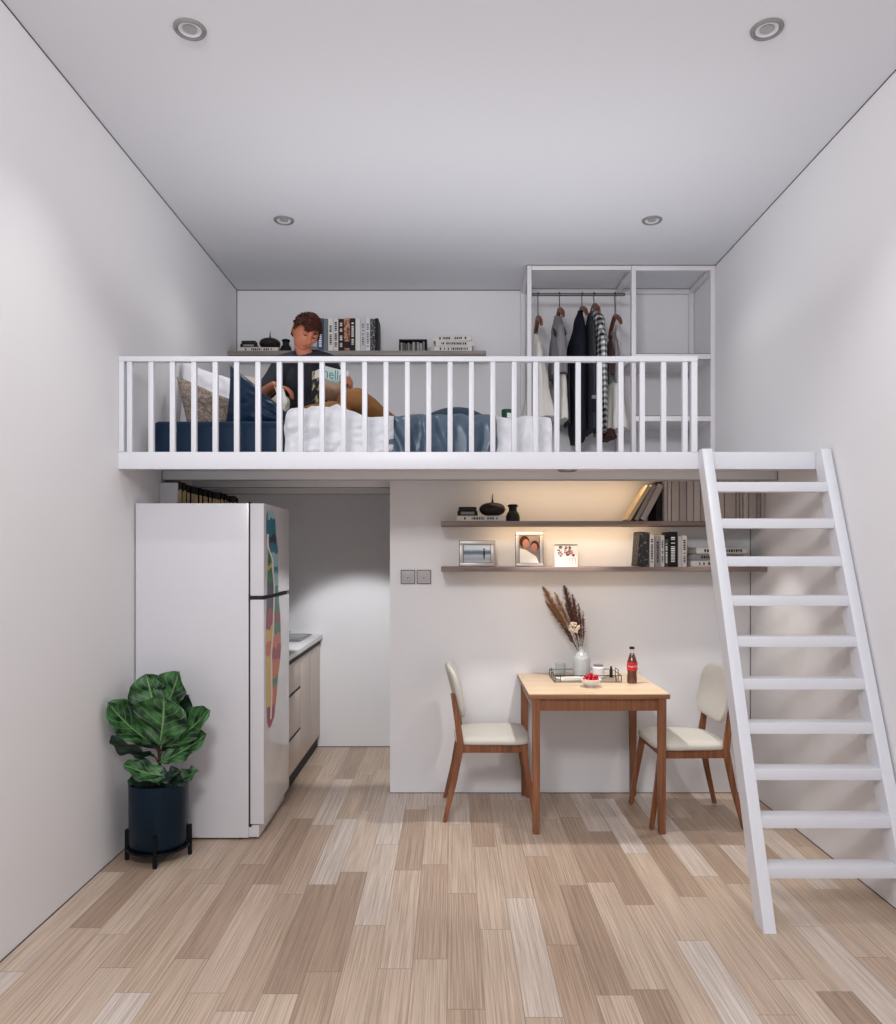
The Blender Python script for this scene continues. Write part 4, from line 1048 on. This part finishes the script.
# trousers
b = BM(); chain(b, [(V(-.98, 4.885, 2.312), .108), (knL, .072), (anL+V(-.01, 0, .01), .056)]); chain(b, [(V(-.83, 4.885, 2.312), .108), (knR, .074), (anR+V(-.01, 0, .01), .058)])
chain(b, [(V(-.98, 4.9, 2.325), .11), (V(-.83, 4.9, 2.325), .11)])
me = evaluated(b, [('REMESH', dict(mode='VOXEL', voxel_size=.008)), ('SMOOTH', dict(factor=.5, iterations=4))])
for v in me.vertices: v.co += v.normal*.006*nz(v.co.x*16+v.co.z*9, v.co.y*12, v.co.z*20)
obj('trousers', me, M['trouser'], man, True)
# hair: cap over the skull plus swept tufts
b = BM()
vs = bmesh.ops.create_icosphere(b, subdivisions=5, radius=1)['verts']; kill = []
for v in vs:
    n = v.co.copy(); x, y, z = n.x*.083, n.y*.102, n.z*.117
    lim = (.046+.012*math.sin(x*60)) if y < -.045 else (.046-(y+.045)/.04*.08 if y < -.005 else -.034-.4*(y+.005))
    if z < lim-.003: kill.append(v)
    th = .009*nz(x*45, y*24, z*45)+.006*nz(x*120, y*60, z*120)+(.006 if y < 0 and z > .05 else .003)
    v.co = H(*(V(x, y, z)*(1+th/.1)))
bmesh.ops.delete(b, geom=kill, context='VERTS')
rr = random.Random(11)
for q in range(900):
    a = rr.uniform(0, 2*PI); e = rr.uniform(.25, 1.45); n = V(math.cos(a)*math.cos(e), math.sin(a)*math.cos(e), math.sin(e))
    p = V(n.x*.083, n.y*.102, n.z*.117)
    if p.y < -.03 and p.z < .062: continue
    if p.z < -.0: continue
    sweep = V(.35*(1 if p.x > -.03 else -1), -.55, .1)+V(rr.uniform(-.3, .3), rr.uniform(-.3, .3), rr.uniform(-.2, .25))
    s = (sweep-n*sweep.dot(n)).normalized(); l = rr.uniform(.016, .032)
    q1 = p+n*.009+s*l*.5; q2 = p+n*rr.uniform(.004, .016)+s*l
    tube(b, [H(*p), H(*q1), H(*q2)], [.0045, .0035, .0006], 5)
hr = obj('hair', b, M['hair'], man, True)
for s in (-1, 1):
    b = BM(); tube(b, [H(s*.048, -.076, .034), H(s*.032, -.0895, .038), H(s*.014, -.092, .034)], [.0025, .0055, .0035], 8); obj('eyebrow', b, M['hair'], man, True)
    b = BM(); sphere(b, H(s*.029, -.0715, .014), .0105, 3); ey = obj('eye', b, mat('eye_white', rgb(150, 138, 132), .4), man, True)
    b = BM(); sphere(b, H(s*.029, -.0825, .008), .0052, 2); obj('iris', b, M['eye'], ey, True)
    b = BM(); tube(b, [H(s*.041, -.080, .008), H(s*.029, -.0885, .0065), H(s*.017, -.084, .007)], [.001, .0022, .001], 6); obj('lashes', b, M['eye'], man, True)
    b = BM(); vs = sphere(b, H(s*.029, -.0755, .0145), .0117, 3)
    bmesh.ops.delete(b, geom=[v for v in vs if (hrot.inverted() @ (v.co-headc)).z < .0065], context='VERTS'); obj('eyelid', b, M['skin'], man, True)
b = BM(); tube(b, [H(-.021, -.083, -.058), H(-.008, -.094, -.0555), H(0, -.0955, -.057), H(.008, -.094, -.0555), H(.021, -.083, -.058)], [.001, .0035, .0035, .0035, .001], 8)
tube(b, [H(-.017, -.084, -.062), H(0, -.0945, -.065), H(.017, -.084, -.062)], [.001, .0042, .001], 8); obj('lips', b, M['lips'], man, True)

# magazine, open, covers towards the room
mg = thing('magazine', 'open glossy magazine with teal title held by the reading man', 'magazine', (-.735, 4.475, 2.395))
Hh = .205; tilt = .18
def page(u, v, side, off=0):
    # u 0 spine .. 1 outer edge
    if side > 0: x = .122*u; y = .135*u+.012*math.sin(PI*u)
    else: x = -.10*u; y = .14*u+.012*math.sin(PI*u)
    return V(x, y+off+tilt*v*Hh, v*Hh)
coverL = mottled('back_cover_print', rgb(24, 28, 44), rgb(190, 176, 120), 26, .3, .5, .56)
coverR = zbands('front_cover_print', [(0, rgb(84, 62, 52)), (.3, rgb(120, 84, 66)), (.45, rgb(190, 150, 122)), (.6, rgb(150, 160, 150)), (.68, rgb(206, 222, 216)), (1, rgb(214, 228, 222))], 0, .2, .09, 30, rough=.3)
b = BM(); grid(b, 10, 4, lambda u, v: page(u, v, -1)); bc = obj('back_cover', b, coverL, mg, fixn=False)
b = BM(); grid(b, 10, 4, lambda u, v: page(u, v, 1)); fc = obj('front_cover', b, coverR, mg, fixn=False)
b = BM()
for k in range(1, 5):
    grid(b, 10, 2, lambda u, v: page(u*.985, v*.99, -1, .0012*k)); grid(b, 10, 2, lambda u, v: page(u*.985, v*.99, 1, .0012*k))
obj('pages', b, M['paper'], mg, fixn=False)
tm = text_mesh('hello', .084, .0003)
for v in tm.vertices:
    u = .38+v.co.x/.185; vv = .79+v.co.y/Hh; q = page(min(1, max(0, u)), vv, 1); v.co = q+V(0, -.0012-v.co.z, 0)
obj('title_lettering', tm, M['tealink'], fc)
b = BM(); vs = [b.verts.new(page(u, v, -1)+V(0, -.001, 0)) for u, v in ((.15, .72), (.8, .74), (.8, .98), (.15, .98))]; b.faces.new(vs); obj('white_panel', b, M['whiteink'], bc)
# sheet of paper under his left hand
b = BM(); vs = [b.verts.new(p) for p in (V(-1.03, 4.50, 2.475), V(-.985, 4.52, 2.48), V(-.935, 4.42, 2.37), V(-.95, 4.36, 2.30))]; b.faces.new(vs)
me = evaluated(b, [('SOLIDIFY', dict(thickness=.003))]); c = V(-.97, 4.44, 2.30); me.transform(Matrix.Translation(-c)); o = obj('paper_sheet', me, M['paper']); o.location = c
tag(o, 'folded white paper under the left hand of the reading man', 'paper')

# ------------------------------------------------------------------ wardrobe
WX0, WX1, WM, WY0, WY1 = .544, XR-.003, 1.296, 5.42, YB-.003
t = thing('open_wardrobe', 'tall open wardrobe with white square frame and shelves reaching the ceiling', 'wardrobe', ((WX0+WX1)/2, 5.68, ZL))
w = .034; zt = ZC-.004
for x in (WX0, WM-w/2, WX1-w):
    for y in (WY0, WY1-w):
        b = BM(); box(b, x, x+w, y, y+w, ZL+.001, zt, .002); obj('post', b, M['frame_white'], t, True)
for z in (zt-w, ZL+.001):
    for y in (WY0, WY1-w):
        for x0, x1 in ((WX0+w, WM-w/2), (WM+w/2, WX1-w)):
            b = BM(); box(b, x0, x1, y+.001, y+w-.001, z, z+w, .002); obj('rail', b, M['frame_white'], t, True)
    for x in (WX0, WM-w/2, WX1-w):
        b = BM(); box(b, x+.001, x+w-.001, WY0+w, WY1-w, z, z+w, .002); obj('rail', b, M['frame_white'], t, True)
for z in (2.905, 2.467):
    b = BM(); box(b, WM+w/2, WX1-w, WY0+.004, WY1-w, z-.026, z-.004); obj('shelf_board', b, M['frame_white'], t, True)
    b = BM(); box(b, WM+w/2, WX1-w, WY0, WY0+.02, z-.036, z, .002); obj('shelf_lip', b, M['frame_white'], t, True)
b = BM(); box(b, WM+w/2, WX1-w, WY1-.014, WY1-.004, 2.5, 2.86); obj('back_panel', b, M['frame_white'], t, True)
b = BM(); tube(b, [(WX0+w-.01, 5.66, 3.405), (WM-w/2+.01, 5.66, 3.405)], .012, 14); obj('hanging_rail', b, M['metalrod'], t, True)
b = BM()
for x in (WX0+w, WM-w/2): box(b, x-.002 if x < 1 else x, x if x < 1 else x+.002, WY0-.001, WY0, ZL, zt)
box(b, WX0+w, WM-w/2, WY0-.001, WY0, zt-w-.003, zt-w)
box(b, WX0-.003, WX0, WY0-.001, WY0+.001, ZL, zt); box(b, WX0, WX1, WY0-.001, WY0, zt-.002, zt+.001)
box(b, WM+w/2, WX1-w, WY0-.001, WY0, 2.905, 2.908); box(b, WM+w/2, WX1-w, WY0-.001, WY0, 2.866, 2.869); box(b, WM+w/2, WX1-w, WY0-.001, WY0, 2.467, 2.47)
obj('shadow_line', b, M['joint'], t, True)

def hanger(x, label, drop=0.0, rz=0.0):
    t = thing('clothes_hanger', label, 'hanger', (x, 5.66, 3.405), rz, 'wooden hangers on the wardrobe rail')
    b = BM(); pts = [V(0, .016*math.sin(a), .0+.016*math.cos(a)) for a in [-2.2+q*.35 for q in range(12)]]
    z0 = -.10-drop
    tube(b, pts[:9]+[V(0, .012, -.02), V(0, 0, -.045), V(0, 0, z0)], .0035, 8); obj('hook', b, M['blackmetal'], t)
    b = BM(); hb = [V(0, -.2, z0-.11), V(0, -.15, z0-.065), V(0, -.06, z0-.02), V(0, 0, z0-.002), V(0, .06, z0-.02), V(0, .15, z0-.065), V(0, .2, z0-.11)]
    tube(b, hb, [.012, .016, .017, .018, .017, .016, .012], 10); obj('shoulder_bar', b, M['hangwood'], t)
    return t, z0
def garment(name, x, zt_, zb_, widths, m, label, rz=0, deep=.2, group=None, seed=0, shift=0, folds=7, fa=.012, cat='garment'):
    """widths: list of (fraction down, half width in x, x shift, half depth in y)"""
    t = thing(name, label, cat, (x, 5.66, zb_), rz, group)
    b = BM(); n = 64; prev = None; K = 40
    def at(u):
        for i in range(len(widths)-1):
            a, c = widths[i], widths[i+1]
            if a[0] <= u <= c[0]:
                k = (u-a[0])/(c[0]-a[0]); k = k*k*(3-2*k); return [a[j]+(c[j]-a[j])*k for j in (1, 2, 3)]
        return widths[-1][1:]
    for i in range(K+1):
        u = i/K; hw__, sx, hd_ = at(u); z = (zt_-zb_)*(1-u); rg = []
        for j in range(n):
            a = 2*PI*j/n; fl = 1+fa/.05*u*math.sin(folds*a+seed+1.5*nz(u*3, seed))+.10*nz(math.cos(a)*2+seed, math.sin(a)*2, u*5)
            sag = -.03*(1-math.cos(a*2))*0
            zz = z - (abs(math.sin(a))**2)*.0 + (.006*math.sin(5*a+seed) if i == K else 0)
            # shoulders slope downwards away from the hook
            if u < .35: zz -= (abs(math.sin(a))*hd_)*.45*(1-u/.35)
            rg.append(b.verts.new((sx+hw__*fl*math.cos(a), hd_*(1+.15*(fl-1))*math.sin(a), zz)))
        if prev: bridge(b, prev, rg)
        else: b.faces.new(list(reversed(rg)))
        prev = rg
    b.faces.new(prev)
    body = obj(name.replace('hanging_', '')+'_body' if False else 'cloth_body', b, m, t, angle=60)
    return t, body
S = 768/5.6
def X(px): return (px-450)/S
def Z(py): return 1.5+(553-py)/S
hx = [(538, 'hanger at the left end of the wardrobe rail holding the cream shirt', .07), (559.5, 'hanger second from the left holding the grey cardigan', .01), (582, 'hanger holding the long black coat', 0), (594, 'hanger holding the gingham shirt', -.02), (615, 'hanger at the right end of the wardrobe rail', .06)]
for px, lab, dr_ in hx: hanger((px-450)/(768/5.66), lab, dr_)
gp = 'clothes hanging in the wardrobe'
garment('shirt', X(537.5), Z(331), Z(419), [(0, .018, 0, .03), (.1, .036, 0, .15), (.3, .046, 0, .19), (.6, .07, .012, .2), (1, .12, .02, .2)], M['cream'], 'cream shirt flaring to the hem, leftmost garment in the wardrobe', 0, seed=1, group=gp, cat='shirt')
t, bd = garment('cardigan', X(559), Z(313), Z(376), [(0, .026, 0, .03), (.2, .044, 0, .15), (.5, .054, 0, .19), (1, .058, .004, .2)], M['greyw'], 'grey cardigan with a dark brown collar hanging left of the black coat', 0, seed=2, group=gp, cat='cardigan')
b = BM(); tube(b, [(.03, -.03, .37), (.03, -.12, .29), (0, -.17, .22), (-.03, -.12, .29), (-.03, -.03, .37)], [.014, .018, .012, .018, .014], 8); obj('collar', b, M['brownc'], t)
garment('dress', X(562.5), Z(368), Z(421), [(0, .03, 0, .15), (.5, .036, 0, .17), (1, .044, 0, .18)], M['cream'], 'pale dress hanging below the grey cardigan', 0, seed=3, group=gp, cat='dress')
garment('scarf', X(568.5), Z(360), Z(424), [(0, .012, 0, .1), (.5, .014, 0, .1), (1, .018, 0, .1)], M['jacket'], 'dark grey scarf hanging between the pale dress and the black coat', 0, seed=4, group=gp, cat='scarf')
t, bd = garment('coat', X(578.5), Z(308), Z(441), [(0, .018, .022, .03), (.1, .038, .012, .15), (.3, .064, -.004, .2), (.65, .064, .0, .2), (.92, .06, .002, .2), (1, .045, .0, .18)], M['coat'], 'long black coat hanging in the middle of the wardrobe', 0, seed=5, group=gp, cat='coat', fa=.004)
t, bd = garment('jacket', X(591.5), Z(310), Z(431), [(0, .012, -.006, .03), (.1, .03, 0, .15), (.4, .034, -.006, .215), (1, .034, -.008, .215)], M['jacket'], 'charcoal jacket with a flap pocket squeezed between coat and gingham shirt', 0, seed=6, group=gp, cat='jacket', fa=.004)
b = BM(); box(b, -.026, .028, -.232, -.205, .115, .215, .004); obj('pocket', b, M['coat'], t)
b = BM(); box(b, -.029, .031, -.238, -.208, .2, .226, .004); obj('pocket_flap', b, M['greyw'], t)
garment('gingham_shirt', X(600), Z(303), Z(432), [(0, .016, -.03, .03), (.1, .042, -.006, .15), (.35, .044, .002, .215), (.7, .038, .008, .215), (1, .03, .012, .21)], M['gingham'], 'black and white gingham shirt hanging right of the black coat', 0, seed=7, group=gp, cat='shirt', fa=.004)
t, bd = garment('vest', X(613.5), Z(329), Z(385), [(0, .016, .012, .03), (.2, .03, .004, .14), (.6, .036, .004, .18), (1, .042, .008, .18)], M['greyw'], 'grey vest with brown lapel, rightmost garment in the wardrobe', 0, seed=8, group=gp, cat='vest')
b = BM(); tube(b, [(-.015, -.04, .36), (-.026, -.15, .22), (-.034, -.175, .05)], [.012, .016, .012], 8); obj('lapel', b, M['brownc'], t)
garment('blouse', X(614.5), Z(362), Z(430), [(0, .034, 0, .15), (.5, .06, .012, .17), (1, .082, .02, .18)], M['cream'], 'white blouse hem hanging below the grey vest', 0, seed=9, group=gp, cat='blouse')
# brown shoes under the clothes
garment('trousers', X(610), Z(424), Z(438), [(0, .03, 0, .1), (1, .045, 0, .14)], M['brownc'], 'dark brown trouser hems showing below the white blouse', 0, seed=12, group=gp, cat='trousers')

# ------------------------------------------------------------------ lights
def area(name, loc, rot, sx, sy, power, col=(1, 1, 1)):
    L = bpy.data.lights.new(name, 'AREA'); L.shape = 'RECTANGLE'; L.size = sx; L.size_y = sy; L.energy = power; L.color = col
    o = bpy.data.objects.new(name, L); o.location = loc; o.rotation_euler = rot; C.objects.link(o); return o
def spot(name, loc, power, ang, blend=.8, rad=.05, col=(1, .97, .94), rot=(0, 0, 0)):
    L = bpy.data.lights.new(name, 'SPOT'); L.energy = power; L.spot_size = math.radians(ang); L.spot_blend = blend; L.shadow_soft_size = rad; L.color = col
    o = bpy.data.objects.new(name, L); o.location = loc; o.rotation_euler = rot; C.objects.link(o); return o
# added key light at the room's open end, set from the loft's shadow edge
o = area('front_key', (-.5, -.1, 3.15), (0, 0, 0), .7, .5, 58, (.98, .98, 1))
d = V(.1, 5.0, 1.2)-o.location; o.rotation_euler = d.to_track_quat('-Z', 'Y').to_euler()
for x in (-1.009, 1.23): spot('downlight_lamp', (x, 2.98, ZC-.03), 30, 105, .9, .05)
for x in (-1.014, 1.234): spot('downlight_lamp', (x, 4.69, ZC-.03), 16, 130, 1, .08)
spot('downlight_lamp', (.66, 4.30, 1.95), 44, 76, .4, .03, (1, .97, .93))
spot('downlight_lamp', (1.52, 4.25, 1.95), 20, 70, .5, .03, (1, .97, .93))
o = area('ceiling_fill', (.1, 4.1, 2.72), (PI, 0, 0), 2.8, 1.6, 7.5, (.98, .98, 1))  # unseen fill added to brighten the ceiling over the loft, no fixture there
o = spot('downlight_lamp', (-.66, 4.75, 1.9), 44, 62, .3, .05, (.97, .98, 1)); o.rotation_euler = V(-.02, 1.0, -1.45).to_track_quat('-Z', 'Y').to_euler()
# warm strips under the front edges of the shelf and deck
for z, pw in ((1.655, 1.7), (1.912, .95), (1.385, .35)):
    o = area('shelf_strip', (.72, 4.6, z), (0, 0, 0), .03, .95, pw, (1, .70, .40)); o.rotation_euler = V(0, .75, -1).to_track_quat('-Z', 'X').to_euler()
w_ = bpy.data.worlds.new('world'); bpy.context.scene.world = w_; w_.use_nodes = True
w_.node_tree.nodes['Background'].inputs[0].default_value = (.97, .975, 1, 1); w_.node_tree.nodes['Background'].inputs[1].default_value = .6

# ------------------------------------------------------------------ camera
cam = bpy.data.cameras.new('camera'); co = bpy.data.objects.new('camera', cam); C.objects.link(co)
co.location = (0, 0, 1.5); co.rotation_euler = (PI/2, 0, 0)
cam.sensor_fit = 'HORIZONTAL'; cam.sensor_width = 36; cam.lens = 768/896*36; cam.shift_x = -2/896; cam.shift_y = 41/896; cam.clip_start = .05
sc = bpy.context.scene; sc.camera = co
sc.view_settings.view_transform = 'Standard'; sc.view_settings.look = 'None'; sc.view_settings.exposure = .13
try: sc.cycles.use_denoising = True; sc.cycles.max_bounces = 8
except Exception: pass
